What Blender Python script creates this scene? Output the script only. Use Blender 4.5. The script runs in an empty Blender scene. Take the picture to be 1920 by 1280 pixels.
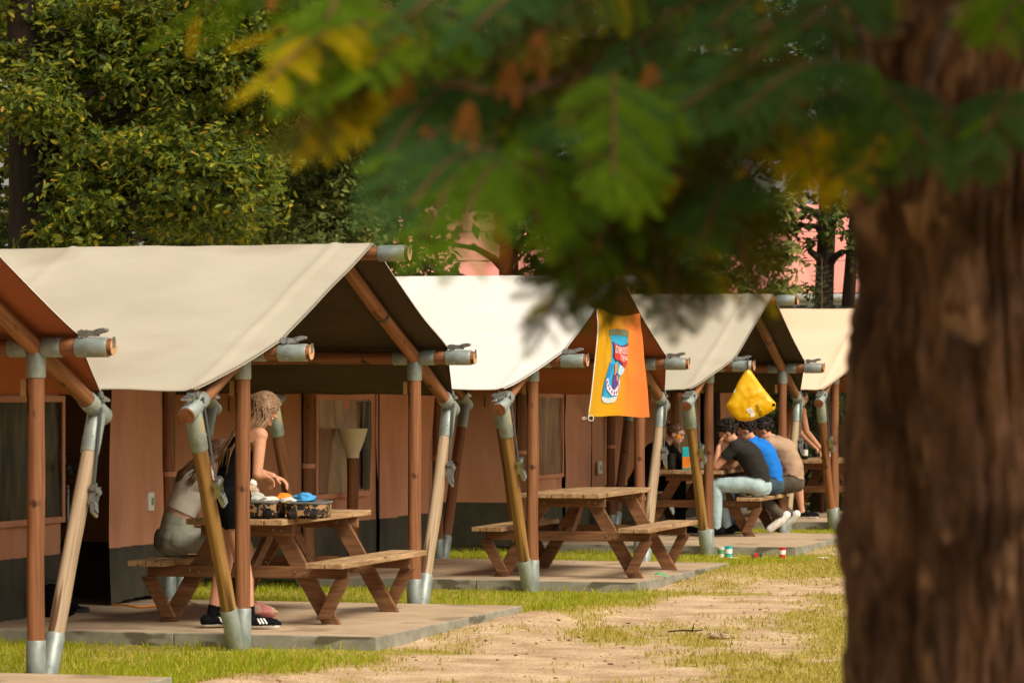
import bpy, bmesh, math, random
import numpy as np
from mathutils import Vector, Matrix, noise as mnoise
PI = math.pi
random.seed(7); rng = np.random.default_rng(7)
R = math.radians
scene = bpy.context.scene
col = scene.collection
F = 6400.0; CAMZ = 1.75; HY = 730.0
def P(x, y, d):
    """photo pixel (1920 wide) seen at distance d -> a point of the place"""
    return Vector(((x-960)*d/F, d, CAMZ-(y-HY)*d/F))

# ------------------------------------------------------------------ materials
def newmat(name):
    m = bpy.data.materials.new(name); m.use_nodes = True
    nt = m.node_tree; bs = nt.nodes['Principled BSDF']
    return m, nt, bs
def lin(r, g, b):
    f = lambda c: (c/255/12.92) if c/255 <= .04045 else ((c/255+.055)/1.055)**2.4
    return (f(r), f(g), f(b), 1)
def rgba(c): return tuple(c) if len(c) == 4 else tuple(c)+(1,)
def mat(name, c1, c2=None, scale=(8,8,8), detail=6, rough=.8, bump=0, bscale=None, metal=0, spec=.3, objvar=0,
        spots=None, spot_scale=(14,14,5), spot_th=.72, transl=0, coord='Object', sheen=0, lo=.35, hi=.68, bdist=.01, wave=None):
    m, nt, bs = newmat(name); N, L = nt.nodes, nt.links
    c1 = rgba(c1); c2 = rgba(c2 or c1)
    tc = N.new('ShaderNodeTexCoord')
    def noise(sc, det=detail, rg=.6):
        mp = N.new('ShaderNodeMapping'); mp.inputs['Scale'].default_value = sc
        L.new(tc.outputs[coord], mp.inputs['Vector'])
        n = N.new('ShaderNodeTexNoise'); n.inputs['Scale'].default_value = 1; n.inputs['Detail'].default_value = det
        n.inputs['Roughness'].default_value = rg
        L.new(mp.outputs[0], n.inputs['Vector']); return n
    n1 = noise(scale)
    rp = N.new('ShaderNodeValToRGB'); rp.color_ramp.elements[0].position = lo; rp.color_ramp.elements[1].position = hi
    rp.color_ramp.elements[0].color = c1; rp.color_ramp.elements[1].color = c2
    L.new(n1.outputs['Fac'], rp.inputs[0]); out = rp.outputs[0]
    if spots:
        n2 = noise(spot_scale, 2, .4)
        r2 = N.new('ShaderNodeValToRGB'); r2.color_ramp.elements[0].position = spot_th; r2.color_ramp.elements[1].position = spot_th+.06
        L.new(n2.outputs['Fac'], r2.inputs[0])
        mx = N.new('ShaderNodeMixRGB'); L.new(r2.outputs[0], mx.inputs[0]); L.new(out, mx.inputs[1]); mx.inputs[2].default_value = rgba(spots)
        out = mx.outputs[0]
    if objvar:
        oi = N.new('ShaderNodeObjectInfo'); hs = N.new('ShaderNodeHueSaturation')
        ma = N.new('ShaderNodeMapRange'); ma.inputs['To Min'].default_value = 1-objvar; ma.inputs['To Max'].default_value = 1+objvar
        L.new(oi.outputs['Random'], ma.inputs['Value']); L.new(ma.outputs[0], hs.inputs['Value']); L.new(out, hs.inputs['Color']); out = hs.outputs[0]
    L.new(out, bs.inputs['Base Color'])
    bs.inputs['Roughness'].default_value = rough; bs.inputs['Metallic'].default_value = metal
    bs.inputs['Specular IOR Level'].default_value = spec
    if sheen: bs.inputs['Sheen Weight'].default_value = sheen
    if bump:
        n3 = noise(bscale or tuple(s*3 for s in scale), 8)
        bp = N.new('ShaderNodeBump'); bp.inputs['Strength'].default_value = bump; bp.inputs['Distance'].default_value = bdist
        L.new(n3.outputs['Fac'], bp.inputs['Height']); L.new(bp.outputs[0], bs.inputs['Normal'])
    if transl:
        tr = N.new('ShaderNodeBsdfTranslucent'); L.new(out, tr.inputs['Color'])
        ms = N.new('ShaderNodeMixShader'); ms.inputs[0].default_value = transl
        L.new(bs.outputs[0], ms.inputs[1]); L.new(tr.outputs[0], ms.inputs[2])
        L.new(ms.outputs[0], N['Material Output'].inputs['Surface'])
    return m
def leafmat(name, cols, transl=.4, rough=.5, spec=.2):
    m, nt, bs = newmat(name); N, L = nt.nodes, nt.links
    g = N.new('ShaderNodeNewGeometry'); rp = N.new('ShaderNodeValToRGB'); cr = rp.color_ramp
    while len(cr.elements) < len(cols): cr.elements.new(.5)
    for e, (p, c) in zip(cr.elements, cols): e.position = p; e.color = rgba(c)
    L.new(g.outputs['Random Per Island'], rp.inputs[0])
    L.new(rp.outputs[0], bs.inputs['Base Color']); bs.inputs['Roughness'].default_value = rough
    bs.inputs['Specular IOR Level'].default_value = spec
    tr = N.new('ShaderNodeBsdfTranslucent'); hs = N.new('ShaderNodeHueSaturation')
    hs.inputs['Hue'].default_value = .485; hs.inputs['Saturation'].default_value = 1.1; hs.inputs['Value'].default_value = 1.5
    L.new(rp.outputs[0], hs.inputs['Color']); L.new(hs.outputs[0], tr.inputs['Color'])
    ms = N.new('ShaderNodeMixShader'); ms.inputs[0].default_value = transl
    L.new(bs.outputs[0], ms.inputs[1]); L.new(tr.outputs[0], ms.inputs[2]); L.new(ms.outputs[0], N['Material Output'].inputs['Surface'])
    return m

M = {}
M['canvas_tan'] = mat('canvas_tan', (.395,.352,.28), (.46,.415,.338), (1.0,1.0,1.6), spots=(.365,.315,.245), spot_scale=(.7,.7,1.1), spot_th=.58, rough=.85, bump=.25, bscale=(5,9,9), bdist=.02, transl=.06)
M['canvas_cream'] = mat('canvas_cream', (.63,.605,.575), (.70,.68,.655), (1.0,1.0,1.6), rough=.85, bump=.2, bscale=(5,9,9), bdist=.02, transl=.06)
M['canvas_peach'] = mat('canvas_peach', (.70,.49,.355), (.75,.54,.40), (1.3,1.3,2.2), rough=.85, bump=.2, bscale=(5,9,9), bdist=.02)
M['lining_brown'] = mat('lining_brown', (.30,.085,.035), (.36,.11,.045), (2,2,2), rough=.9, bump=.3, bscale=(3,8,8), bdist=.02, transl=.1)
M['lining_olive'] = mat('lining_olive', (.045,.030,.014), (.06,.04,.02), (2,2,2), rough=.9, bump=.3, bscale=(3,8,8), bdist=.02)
M['wall_canvas'] = mat('wall_canvas', (.47,.215,.125), (.58,.285,.175), (2.5,2.5,1.0), rough=.9, bump=.5, bscale=(7,7,1.6), bdist=.03)
M['skirt'] = mat('skirt', (.040,.038,.025), (.065,.06,.042), (6,6,3), rough=.7, bump=.5, bscale=(7,7,2.5), bdist=.03)
M['wood_red'] = mat('wood_red', (.115,.043,.018), (.29,.122,.052), (24,24,1.0), lo=.36, hi=.64, detail=10, rough=.66, bump=.4, bscale=(60,60,4), bdist=.004, objvar=.15, spots=(.05,.018,.008), spot_scale=(9,9,5), spot_th=.62)
M['wood_olive'] = mat('wood_olive', (.13,.062,.018), (.35,.195,.06), (26,26,.8), lo=.36, hi=.64, detail=10, rough=.65, bump=.3, bscale=(60,60,3), bdist=.004, objvar=.1, spots=(.06,.03,.01), spot_scale=(16,16,.8), spot_th=.60)
M['wood_pale'] = mat('wood_pale', (.20,.135,.082), (.43,.32,.21), (26,26,.8), lo=.36, hi=.64, detail=10, rough=.7, bump=.3, bscale=(60,60,3), bdist=.004, objvar=.1, spots=(.12,.06,.03), spot_scale=(16,16,1.0), spot_th=.62)
M['wood_end'] = mat('wood_end', (.40,.20,.10), (.62,.40,.24), (30,30,30), rough=.8, objvar=.2)
M['wood_end_dark'] = mat('wood_end_dark', (.16,.055,.02), (.26,.10,.04), (30,30,30), rough=.8)
M['galv'] = mat('galv', (.20,.24,.235), (.34,.385,.37), (14,14,9), rough=.5, metal=.35, spec=.5, bump=.08, objvar=.08, spots=(.36,.34,.22), spot_scale=(9,9,5), spot_th=.62)
M['steel'] = mat('steel', (.22,.23,.22), (.42,.43,.42), (20,20,20), rough=.36, metal=.8, spec=.5)
M['webbing'] = mat('webbing', (.045,.05,.055), (.07,.075,.08), (40,40,40), rough=.8)
M['webbing_pale'] = mat('webbing_pale', (.42,.42,.38), (.5,.5,.45), (40,40,40), rough=.8)
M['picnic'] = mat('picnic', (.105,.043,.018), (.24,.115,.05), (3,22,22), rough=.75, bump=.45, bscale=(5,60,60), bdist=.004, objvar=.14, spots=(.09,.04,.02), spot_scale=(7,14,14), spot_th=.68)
M['picnic_top'] = mat('picnic_top', (.22,.125,.06), (.44,.29,.155), (22,2.2,22), rough=.75, bump=.45, bscale=(60,5,60), bdist=.004, objvar=.08, spots=(.14,.07,.035), spot_scale=(12,6,12), spot_th=.68)  # weathered greyer; light on the tops is put into the paler colour
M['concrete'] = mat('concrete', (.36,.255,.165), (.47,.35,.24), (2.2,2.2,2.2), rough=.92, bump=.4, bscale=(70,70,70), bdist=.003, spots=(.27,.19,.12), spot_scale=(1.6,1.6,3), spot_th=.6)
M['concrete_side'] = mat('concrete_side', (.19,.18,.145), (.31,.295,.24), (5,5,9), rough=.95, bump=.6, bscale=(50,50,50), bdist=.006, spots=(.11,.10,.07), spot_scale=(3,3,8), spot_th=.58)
M['black_cloth'] = mat('black_cloth', (.004,.004,.005), (.007,.007,.009), (9,9,9), rough=.95, spec=.08, bump=.3, bscale=(14,14,14))
M['rubber'] = mat('rubber', (.012,.012,.012), rough=.5)
M['white_plastic'] = mat('white_plastic', (.72,.72,.70), (.78,.78,.76), rough=.4)
M['lampshade'] = mat('lampshade', (.62,.55,.42), (.68,.61,.47), (5,5,5), rough=.5)
M['skin'] = mat('skin', (.52,.25,.15), (.58,.30,.19), (9,9,9), rough=.55, spec=.35, transl=.03)
M['skin_pale'] = mat('skin_pale', (.55,.30,.21), (.62,.36,.26), (9,9,9), rough=.55, spec=.35)
M['knit_white'] = mat('knit_white', (.58,.54,.48), (.64,.60,.54), (9,9,9), rough=.9, bump=.3, bscale=(7,7,26), bdist=.02)
M['denim_grey'] = mat('denim_grey', (.25,.26,.215), (.37,.38,.32), (7,7,7), rough=.9, bump=.5, bscale=(16,16,16), bdist=.015)
M['denim_seam'] = mat('denim_seam', (.13,.135,.105), (.19,.195,.155), (9,9,9), rough=.9, bump=.4)
M['denim_blue'] = mat('denim_blue', (.29,.41,.45), (.41,.53,.56), (7,7,7), rough=.9, bump=.5, bscale=(14,14,14), bdist=.02)
M['denim_dark'] = mat('denim_dark', (.03,.05,.07), (.05,.08,.11), (7,7,7), rough=.9, bump=.4, bscale=(14,14,14))
M['tee_black'] = mat('tee_black', (.016,.014,.014), (.022,.02,.02), (7,7,7), rough=.95, bump=.6, bscale=(7,7,7), bdist=.03)
M['tee_blue'] = mat('tee_blue', (.004,.13,.52), (.006,.16,.60), (7,7,7), rough=.9, bump=.6, bscale=(7,7,5), bdist=.03)
M['tee_beige'] = mat('tee_beige', (.34,.225,.15), (.40,.27,.185), (7,7,7), rough=.95, bump=.7, bscale=(6,6,8), bdist=.03)
M['trouser_grey'] = mat('trouser_grey', (.075,.06,.045), (.10,.085,.065), (7,7,7), rough=.95, bump=.5, bscale=(12,12,12))
M['hair_blond'] = mat('hair_blond', (.145,.075,.038), (.32,.185,.10), (60,60,6), rough=.45, spec=.5)
M['hair_brown'] = mat('hair_brown', (.09,.040,.02), (.20,.10,.05), (60,60,8), rough=.45, spec=.5)
M['hair_dark'] = mat('hair_dark', (.010,.006,.005), (.028,.016,.012), (40,40,40), rough=.5, spec=.4)
M['red_plastic'] = mat('red_plastic', (.55,.02,.02), (.62,.03,.03), rough=.35)
M['teal_plastic'] = mat('teal_plastic', (.02,.45,.55), (.03,.52,.62), rough=.35)
M['white_paper'] = mat('white_paper', (.70,.69,.66), (.78,.77,.74), rough=.6)
M['orange'] = mat('orange', (.80,.22,.02), (.86,.28,.03), rough=.5)
M['green_paint'] = mat('green_paint', (.10,.30,.14), rough=.5)
M['bottle_glass'] = mat('bottle_glass', (.006,.010,.006), rough=.08, spec=.6)
M['pink'] = mat('pink', (.62,.22,.22), rough=.6)
M['roof_pink'] = mat('roof_pink', (.60,.215,.18), (.68,.27,.23), (.5,.5,.5), rough=.8, objvar=0)
M['dark_wall'] = mat('dark_wall', (.025,.02,.016), (.04,.03,.025), (2,2,2), rough=.8)
M['gutter'] = mat('gutter', (.33,.33,.34), rough=.5)
M['bark_dark'] = mat('bark_dark', (.010,.007,.005), (.032,.020,.013), (9,9,1.6), rough=.95, bump=1, bscale=(24,24,3), bdist=.03)
M['bark_red'] = mat('bark_red', (.048,.020,.012), (.22,.110,.066), (13,13,5), rough=.95, bump=1, bscale=(22,22,5), bdist=.04, spots=(.30,.165,.10), spot_scale=(11,11,6), spot_th=.60, lo=.36, hi=.66)
M['twig'] = mat('twig', (.10,.035,.018), (.17,.07,.035), (20,20,20), rough=.9)
M['earth_bits'] = leafmat('earth_bits', [(0,(.09,.05,.025)),(.6,(.20,.12,.06)),(1,(.30,.20,.10))], transl=.05, rough=.9)
M['oak_leaf'] = leafmat('oak_leaf', [(0,(.040,.070,.015)),(.35,(.085,.125,.022)),(.68,(.15,.185,.026)),(.90,(.27,.28,.028)),(.988,(.42,.32,.035)),(1,(.42,.17,.05))], .45)
M['hornbeam_leaf'] = leafmat('hornbeam_leaf', [(0,(.06,.09,.028)),(.5,(.13,.165,.045)),(.9,(.22,.245,.075)),(1,(.34,.32,.08))], .45)
M['dark_leaf'] = leafmat('dark_leaf', [(0,(.022,.036,.010)),(.6,(.055,.080,.018)),(.95,(.10,.125,.028)),(1,(.18,.17,.03))], .4)
M['spruce'] = leafmat('spruce', [(0,(.02,.035,.018)),(1,(.06,.085,.04))], .15)
M['frond_teal'] = leafmat('frond_teal', [(0,(.030,.075,.020)),(1,(.062,.13,.034))], .4, .7, .08)
M['frond_green'] = leafmat('frond_green', [(0,(.065,.14,.008)),(1,(.15,.25,.012))], .5, .7, .08)
M['frond_olive'] = leafmat('frond_olive', [(0,(.022,.032,.005)),(.6,(.055,.062,.008)),(1,(.16,.12,.008))], .42, .7, .08)
M['frond_yellow'] = leafmat('frond_yellow', [(0,(.34,.32,.006)),(.6,(.48,.42,.008)),(1,(.50,.28,.01))], .6, .7, .08)
M['frond_rust'] = leafmat('frond_rust', [(0,(.22,.07,.01)),(1,(.34,.13,.02))], .4)
M['grass'] = leafmat('grass', [(0,(.17,.25,.012)),(.5,(.29,.36,.022)),(.85,(.44,.42,.045)),(1,(.52,.43,.12))], .5, .6, .1)
M['grass_dry'] = leafmat('grass_dry', [(0,(.22,.21,.022)),(.5,(.36,.31,.045)),(1,(.54,.42,.13))], .45, .6)

# ------------------------------------------------------------------ mesh helpers
def tag(o, label=None, cat=None, group=None, kind=None):
    if label: o['label'] = label
    if cat: o['category'] = cat
    if group: o['group'] = group
    if kind: o['kind'] = kind
    return o
class MB:
    def __init__(s): s.v = []; s.f = []; s.m = []
    def add(s, verts, faces, mi=0):
        o = len(s.v); s.v += [tuple(p) for p in verts]; s.f += [tuple(i+o for i in f) for f in faces]; s.m += [mi]*len(faces); return o
    def box(s, c, size, rot=None, mi=0, taper=1.0):
        hx, hy, hz = size[0]/2, size[1]/2, size[2]/2
        vs = [Vector((x*hx*(taper if z > 0 else 1), y*hy*(taper if z > 0 else 1), z*hz)) for z in (-1,1) for y in (-1,1) for x in (-1,1)]
        if rot is not None: vs = [rot @ v for v in vs]
        c = Vector(c)
        s.add([v+c for v in vs], [(0,2,3,1),(4,5,7,6),(0,1,5,4),(2,6,7,3),(0,4,6,2),(1,3,7,5)], mi)
    def bar(s, p0, p1, w, h, up=(0,0,1), mi=0):
        p0, p1 = Vector(p0), Vector(p1); d = (p1-p0); L = d.length; d.normalize()
        y = Vector(up).cross(d); y.normalize(); z = d.cross(y)
        rot = Matrix((d, y, z)).transposed()
        s.box((p0+p1)/2, (L, w, h), rot, mi)
    def tube(s, pts, rad, n=10, caps=True, mi=0, capmi=None):
        pts = [Vector(p) for p in pts]; k = len(pts)
        if not isinstance(rad, (list, tuple)): rad = [rad]*k
        t0 = (pts[1]-pts[0]).normalized(); a = t0.orthogonal().normalized(); vs = []
        for i, p in enumerate(pts):
            t = (pts[min(i+1,k-1)]-pts[max(i-1,0)])
            if t.length < 1e-9: t = t0
            t = t.normalized(); a = (a - t*a.dot(t)); a = a.normalized() if a.length > 1e-6 else t.orthogonal().normalized(); b = t.cross(a)
            vs += [p+(a*math.cos(2*math.pi*j/n)+b*math.sin(2*math.pi*j/n))*rad[i] for j in range(n)]
        fs = [(i*n+j, i*n+(j+1)%n, (i+1)*n+(j+1)%n, (i+1)*n+j) for i in range(k-1) for j in range(n)]
        o = s.add(vs, fs, mi)
        if caps:
            c = mi if capmi is None else capmi
            s.f += [tuple(o+j for j in range(n-1,-1,-1)), tuple(o+(k-1)*n+j for j in range(n))]; s.m += [c, c]
    def lathe(s, prof, n=20, c=(0,0,0), mi=0):
        c = Vector(c); k = len(prof)
        vs = [c+Vector((r*math.cos(2*math.pi*j/n), r*math.sin(2*math.pi*j/n), z)) for r, z in prof for j in range(n)]
        s.add(vs, [(i*n+j, i*n+(j+1)%n, (i+1)*n+(j+1)%n, (i+1)*n+j) for i in range(k-1) for j in range(n)], mi)
    def ell(s, c, rad, rot=None, n=12, m=8, mi=0, wob=0, seed=0):
        c = Vector(c); vs = []
        for i in range(m+1):
            ph = math.pi*i/m
            for j in range(n):
                th = 2*math.pi*j/n
                v = Vector((math.sin(ph)*math.cos(th), math.sin(ph)*math.sin(th), math.cos(ph)))
                if wob: v *= 1+wob*mnoise.noise(v*2.2+Vector((seed*3.1,seed,0)))
                v = Vector((v.x*rad[0], v.y*rad[1], v.z*rad[2]))
                if rot is not None: v = rot @ v
                vs.append(c+v)
        s.add(vs, [(i*n+j, (i+1)*n+j, (i+1)*n+(j+1)%n, i*n+(j+1)%n) for i in range(m) for j in range(n)], mi)
    def build(s, name, mats, parent=None, smooth=False, angle=None, bevel=0):
        me = bpy.data.meshes.new(name); me.from_pydata(s.v, [], s.f); me.update()
        if not isinstance(mats, (list, tuple)): mats = [mats]
        for m in mats: me.materials.append(M[m] if isinstance(m, str) else m)
        me.polygons.foreach_set('material_index', s.m)
        if smooth: me.polygons.foreach_set('use_smooth', [True]*len(me.polygons))
        if angle: 
            me.polygons.foreach_set('use_smooth', [True]*len(me.polygons)); me.set_sharp_from_angle(angle=R(angle))
        o = bpy.data.objects.new(name, me); col.objects.link(o)
        if parent is not None: o.parent = parent
        if bevel:
            b = o.modifiers.new('edge', 'BEVEL'); b.width = bevel; b.segments = 1; b.limit_method = 'ANGLE'
        return o
def empty(name, loc=(0,0,0), rz=0):
    o = bpy.data.objects.new(name, None); col.objects.link(o); o.location = loc; o.rotation_euler = (0,0,rz); o.empty_display_size = .1; return o
def place_along(o, p0, p1):
    p0, p1 = Vector(p0), Vector(p1); d = p1-p0
    o.location = p0; o.rotation_mode = 'QUATERNION'; o.rotation_quaternion = d.to_track_quat('Z', 'Y')
def grid(mb, fn, nu, nv, mi=0, flip=False):
    vs = [fn(i/nu, j/nv) for j in range(nv+1) for i in range(nu+1)]
    w = nu+1
    fs = [(j*w+i, j*w+i+1, (j+1)*w+i+1, (j+1)*w+i) for j in range(nv) for i in range(nu)]
    if flip: fs = [f[::-1] for f in fs]
    mb.add(vs, fs, mi)
def np_mesh(name, verts, faces_flat, fsize, mats, midx=None, parent=None, smooth=False):
    me = bpy.data.meshes.new(name); nv = len(verts); nf = len(faces_flat)//fsize if np.isscalar(fsize) else len(fsize)
    me.vertices.add(nv); me.vertices.foreach_set('co', np.asarray(verts, np.float32).ravel())
    me.loops.add(len(faces_flat)); me.loops.foreach_set('vertex_index', np.asarray(faces_flat, np.int32))
    me.polygons.add(nf)
    if np.isscalar(fsize): ls = np.arange(nf, dtype=np.int32)*fsize
    else: ls = np.concatenate([[0], np.cumsum(fsize)[:-1]]).astype(np.int32)
    me.polygons.foreach_set('loop_start', ls)
    for m in mats: me.materials.append(M[m] if isinstance(m, str) else m)
    if midx is not None: me.polygons.foreach_set('material_index', np.asarray(midx, np.int32))
    me.update(calc_edges=True)
    if smooth: me.polygons.foreach_set('use_smooth', [True]*nf)
    o = bpy.data.objects.new(name, me); col.objects.link(o)
    if parent is not None: o.parent = parent
    return o

# ------------------------------------------------------------------ world, sun, camera
SUN = Vector((.62, -.62, .95)).normalized()
w = bpy.data.worlds.new('World'); scene.world = w; w.use_nodes = True
nt = w.node_tree; bg = nt.nodes['Background']
sky = nt.nodes.new('ShaderNodeTexSky'); sky.sky_type = 'NISHITA'; sky.sun_disc = False
sky.sun_elevation = math.asin(SUN.z); sky.sun_rotation = math.atan2(SUN.x, SUN.y); sky.dust_density = 4; sky.air_density = 1.0
hs = nt.nodes.new('ShaderNodeHueSaturation'); hs.inputs['Saturation'].default_value = .35
nt.links.new(sky.outputs[0], hs.inputs['Color'])
wm = nt.nodes.new('ShaderNodeMixRGB'); wm.blend_type = 'MULTIPLY'; wm.inputs[0].default_value = 1; wm.inputs[2].default_value = (1.0,.93,.80,1)
nt.links.new(hs.outputs[0], wm.inputs[1]); nt.links.new(wm.outputs[0], bg.inputs['Color']); bg.inputs['Strength'].default_value = .115
sl = bpy.data.lights.new('sun', 'SUN'); sl.energy = 2.5; sl.angle = R(24); sl.color = (1,.89,.70)
so = bpy.data.objects.new('sun', sl); col.objects.link(so); so.rotation_mode = 'QUATERNION'; so.rotation_quaternion = SUN.to_track_quat('Z', 'Y'); so.location = (20,-20,30)
cd = bpy.data.cameras.new('camera'); cam = bpy.data.objects.new('camera', cd); col.objects.link(cam); scene.camera = cam
cam.location = (0,0,CAMZ); cam.rotation_euler = (R(90),0,0); cd.lens = 120; cd.sensor_width = 36; cd.shift_y = 90/1920; cd.clip_end = 3000
cd.dof.use_dof = True; cd.dof.focus_distance = 28; cd.dof.aperture_fstop = 5; cd.dof.aperture_blades = 9
scene.view_settings.view_transform = 'Standard'; scene.view_settings.look = 'None'; scene.view_settings.exposure = .55; scene.view_settings.gamma = 1
scene.cycles.use_denoising = True; scene.cycles.max_bounces = 7; scene.cycles.transparent_max_bounces = 6; scene.cycles.diffuse_bounces = 4
scene.cycles.sample_clamp_indirect = 6

# ------------------------------------------------------------------ the row of tents: frame of reference
TH = math.atan(.2988); C_, S_ = math.cos(TH), math.sin(TH)
UV_U = Vector((C_, -S_, 0)); UV_V = Vector((S_, C_, 0))
PB = Vector((-1.838, 23.29, 0)); SP = 6.88; W = 3.74
def to_uv(x, y):
    dx, dy = x-PB.x, y-PB.y
    return dx*C_-dy*S_, dx*S_+dy*C_
SLAB_Z = .075; SLAB_U = .93; SLAB_V0, SLAB_V1 = .10, 3.60

# ------------------------------------------------------------------ ground
def fbm(x, y, oct=4):
    return mnoise.fractal(Vector((x, y, 3.3)), .9, 2.1, oct)
def grassmask(x, y):
    u, v = to_uv(x, y); k = math.floor(v/SP); vm = v-k*SP
    n = fbm(x*.9, y*.42)*1.0; n2 = fbm(x*3.1+7, y*1.6, 3)
    gap = 1 if (vm > SLAB_V1-.3 or vm < SLAB_V0+.2) else 0
    edge = 1.35 + .5*n
    if k == -1: edge = 1.15+.5*n
    if k == 0: edge = 1.55+.6*n
    if k >= 1: edge = 2.4+.8*n
    g = -.06 + n*.55 + n2*.30
    if gap: g = max(g, min(1.0, (edge-u)*1.5+.2))
    pd = math.exp(-((u-1.9)/1.0)**2)*(1 if y < 28 else .35)
    g -= .30*pd*(0 if (gap and u < .7) else 1)
    g += .22*max(0, min(1, (y-29)/5)) + .34*max(0, min(1, (u-2.3)/1.5))
    return g
def gz(x, y):
    u, v = to_uv(x, y); k = math.floor(v/SP); vm = v-k*SP
    z = -.018 + .012*fbm(x*.7, y*.7, 3) + .006*fbm(x*4, y*4, 2)
    h = .075*math.exp(-((u-1.15)/.35)**2)*max(0, min(1, (vm-.8)/2.2))*(1 if vm < 4.2 else max(0, (5.4-vm)/1.2))
    return z+h*(1 if u > .9 else 0.9)
xs = np.concatenate([[-900,-300,-100,-40,-20,-12], np.arange(-9,9.01,.11), [12,20,40,100,300,900]])
ys = np.concatenate([[-300,-60,-10,0,8,13], np.arange(16,50.01,.13), [52,56,62,75,100,160,300,900]])
gv = []; gm = []
for y in ys:
    for x in xs:
        inn = -9 <= x <= 9 and 15 < y < 51
        gv.append((x, y, gz(x,y) if inn else -.02)); gm.append(grassmask(x,y) if inn else .25)
nx = len(xs)
gf = [(j*nx+i, j*nx+i+1, (j+1)*nx+i+1, (j+1)*nx+i) for j in range(len(ys)-1) for i in range(nx-1)]
me = bpy.data.meshes.new('ground'); me.from_pydata(gv, [], gf); me.update()
at = me.attributes.new('grassy', 'FLOAT', 'POINT'); at.data.foreach_set('value', np.array(gm, np.float32))
me.polygons.foreach_set('use_smooth', [True]*len(me.polygons))
ground = bpy.data.objects.new('ground', me); col.objects.link(ground); tag(ground, kind='structure')
m, nt, bs = newmat('ground_soil'); N, L = nt.nodes, nt.links
tc = N.new('ShaderNodeTexCoord')
def gn(sc, det=6, rg=.65):
    n = N.new('ShaderNodeTexNoise'); n.inputs['Scale'].default_value = sc; n.inputs['Detail'].default_value = det; n.inputs['Roughness'].default_value = rg
    L.new(tc.outputs['Object'], n.inputs['Vector']); return n
a = N.new('ShaderNodeAttribute'); a.attribute_name = 'grassy'
nA, nB, nC, nD = gn(14, 8), gn(2.2, 5), gn(60, 4), gn(7, 6)
d1 = N.new('ShaderNodeValToRGB'); d1.color_ramp.elements[0].color = (.37,.24,.14,1); d1.color_ramp.elements[1].color = (.63,.46,.305,1)
d1.color_ramp.elements[0].position = .33; d1.color_ramp.elements[1].position = .66
L.new(nB.outputs['Fac'], d1.inputs[0])
d2 = N.new('ShaderNodeMixRGB'); d2.blend_type = 'OVERLAY'; d2.inputs[0].default_value = .55; L.new(d1.outputs[0], d2.inputs[1])
d2c = N.new('ShaderNodeValToRGB'); d2c.color_ramp.elements[0].position = .3; d2c.color_ramp.elements[1].position = .7; L.new(nC.outputs['Fac'], d2c.inputs[0]); L.new(d2c.outputs[0], d2.inputs[2])
g1 = N.new('ShaderNodeValToRGB'); g1.color_ramp.elements[0].color = (.23,.19,.035,1); g1.color_ramp.elements[1].color = (.46,.37,.10,1)
g1.color_ramp.elements[0].position = .35; g1.color_ramp.elements[1].position = .65; L.new(nA.outputs['Fac'], g1.inputs[0])
md = N.new('ShaderNodeMath'); md.operation = 'MULTIPLY_ADD'; md.inputs[1].default_value = 1.5; md.inputs[2].default_value = -.75; L.new(nD.outputs['Fac'], md.inputs[0])
mt = N.new('ShaderNodeMath'); mt.operation = 'ADD'; L.new(a.outputs['Fac'], mt.inputs[0]); L.new(md.outputs[0], mt.inputs[1])
mr = N.new('ShaderNodeMapRange'); mr.inputs['From Min'].default_value = -.10; mr.inputs['From Max'].default_value = .40; mr.interpolation_type = 'SMOOTHSTEP'; L.new(mt.outputs[0], mr.inputs['Value'])
mx = N.new('ShaderNodeMixRGB'); L.new(mr.outputs[0], mx.inputs[0]); L.new(d2.outputs[0], mx.inputs[1]); L.new(g1.outputs[0], mx.inputs[2]); L.new(mx.outputs[0], bs.inputs['Base Color'])
bp = N.new('ShaderNodeBump'); bp.inputs['Strength'].default_value = .7; bp.inputs['Distance'].default_value = .02
ad = N.new('ShaderNodeMath'); ad.operation = 'ADD'; L.new(nC.outputs['Fac'], ad.inputs[0]); L.new(nA.outputs['Fac'], ad.inputs[1]); L.new(ad.outputs[0], bp.inputs['Height'])
L.new(bp.outputs[0], bs.inputs['Normal']); bs.inputs['Roughness'].default_value = .95; bs.inputs['Specular IOR Level'].default_value = .1
ground.data.materials.append(m)

# grass blades: lush in the strips between the slabs, short and sparse in the worn ground
def blades(name, pts, hts, wid, matn, label):
    n = len(pts); pts = np.array(pts); hts = np.array(hts)
    ang = rng.uniform(0, 2*np.pi, n); lean = rng.uniform(.1, .75, n)*hts; la = rng.uniform(0, 2*np.pi, n)
    wx = np.cos(ang)*wid*rng.uniform(.6,1.3,n); wy = np.sin(ang)*wid*rng.uniform(.6,1.3,n)
    mid = pts+np.stack([np.cos(la)*lean*.3, np.sin(la)*lean*.3, hts*.55], 1)
    top = pts+np.stack([np.cos(la)*lean, np.sin(la)*lean, hts], 1); o = np.stack([wx, wy, np.zeros(n)], 1)
    V = np.stack([pts-o, pts+o, mid+o*.8, mid-o*.8, top], 1).reshape(-1,3)
    b = np.arange(n)[:,None]*5
    fl = np.concatenate([b+[0,1,2,3], b+[3,2,4]], 1).ravel(); fs = np.tile([4,3], n)
    ob = np_mesh(name, V, fl, fs, [matn]); return tag(ob, label, kind='stuff')
pl, hl, ps, hsx = [], [], [], []
def in_slab(u, v):
    k = math.floor(v/SP); vm = v-k*SP
    return u < SLAB_U+.02 and SLAB_V0-.03 < vm < SLAB_V1+.03 and u > -9
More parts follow.
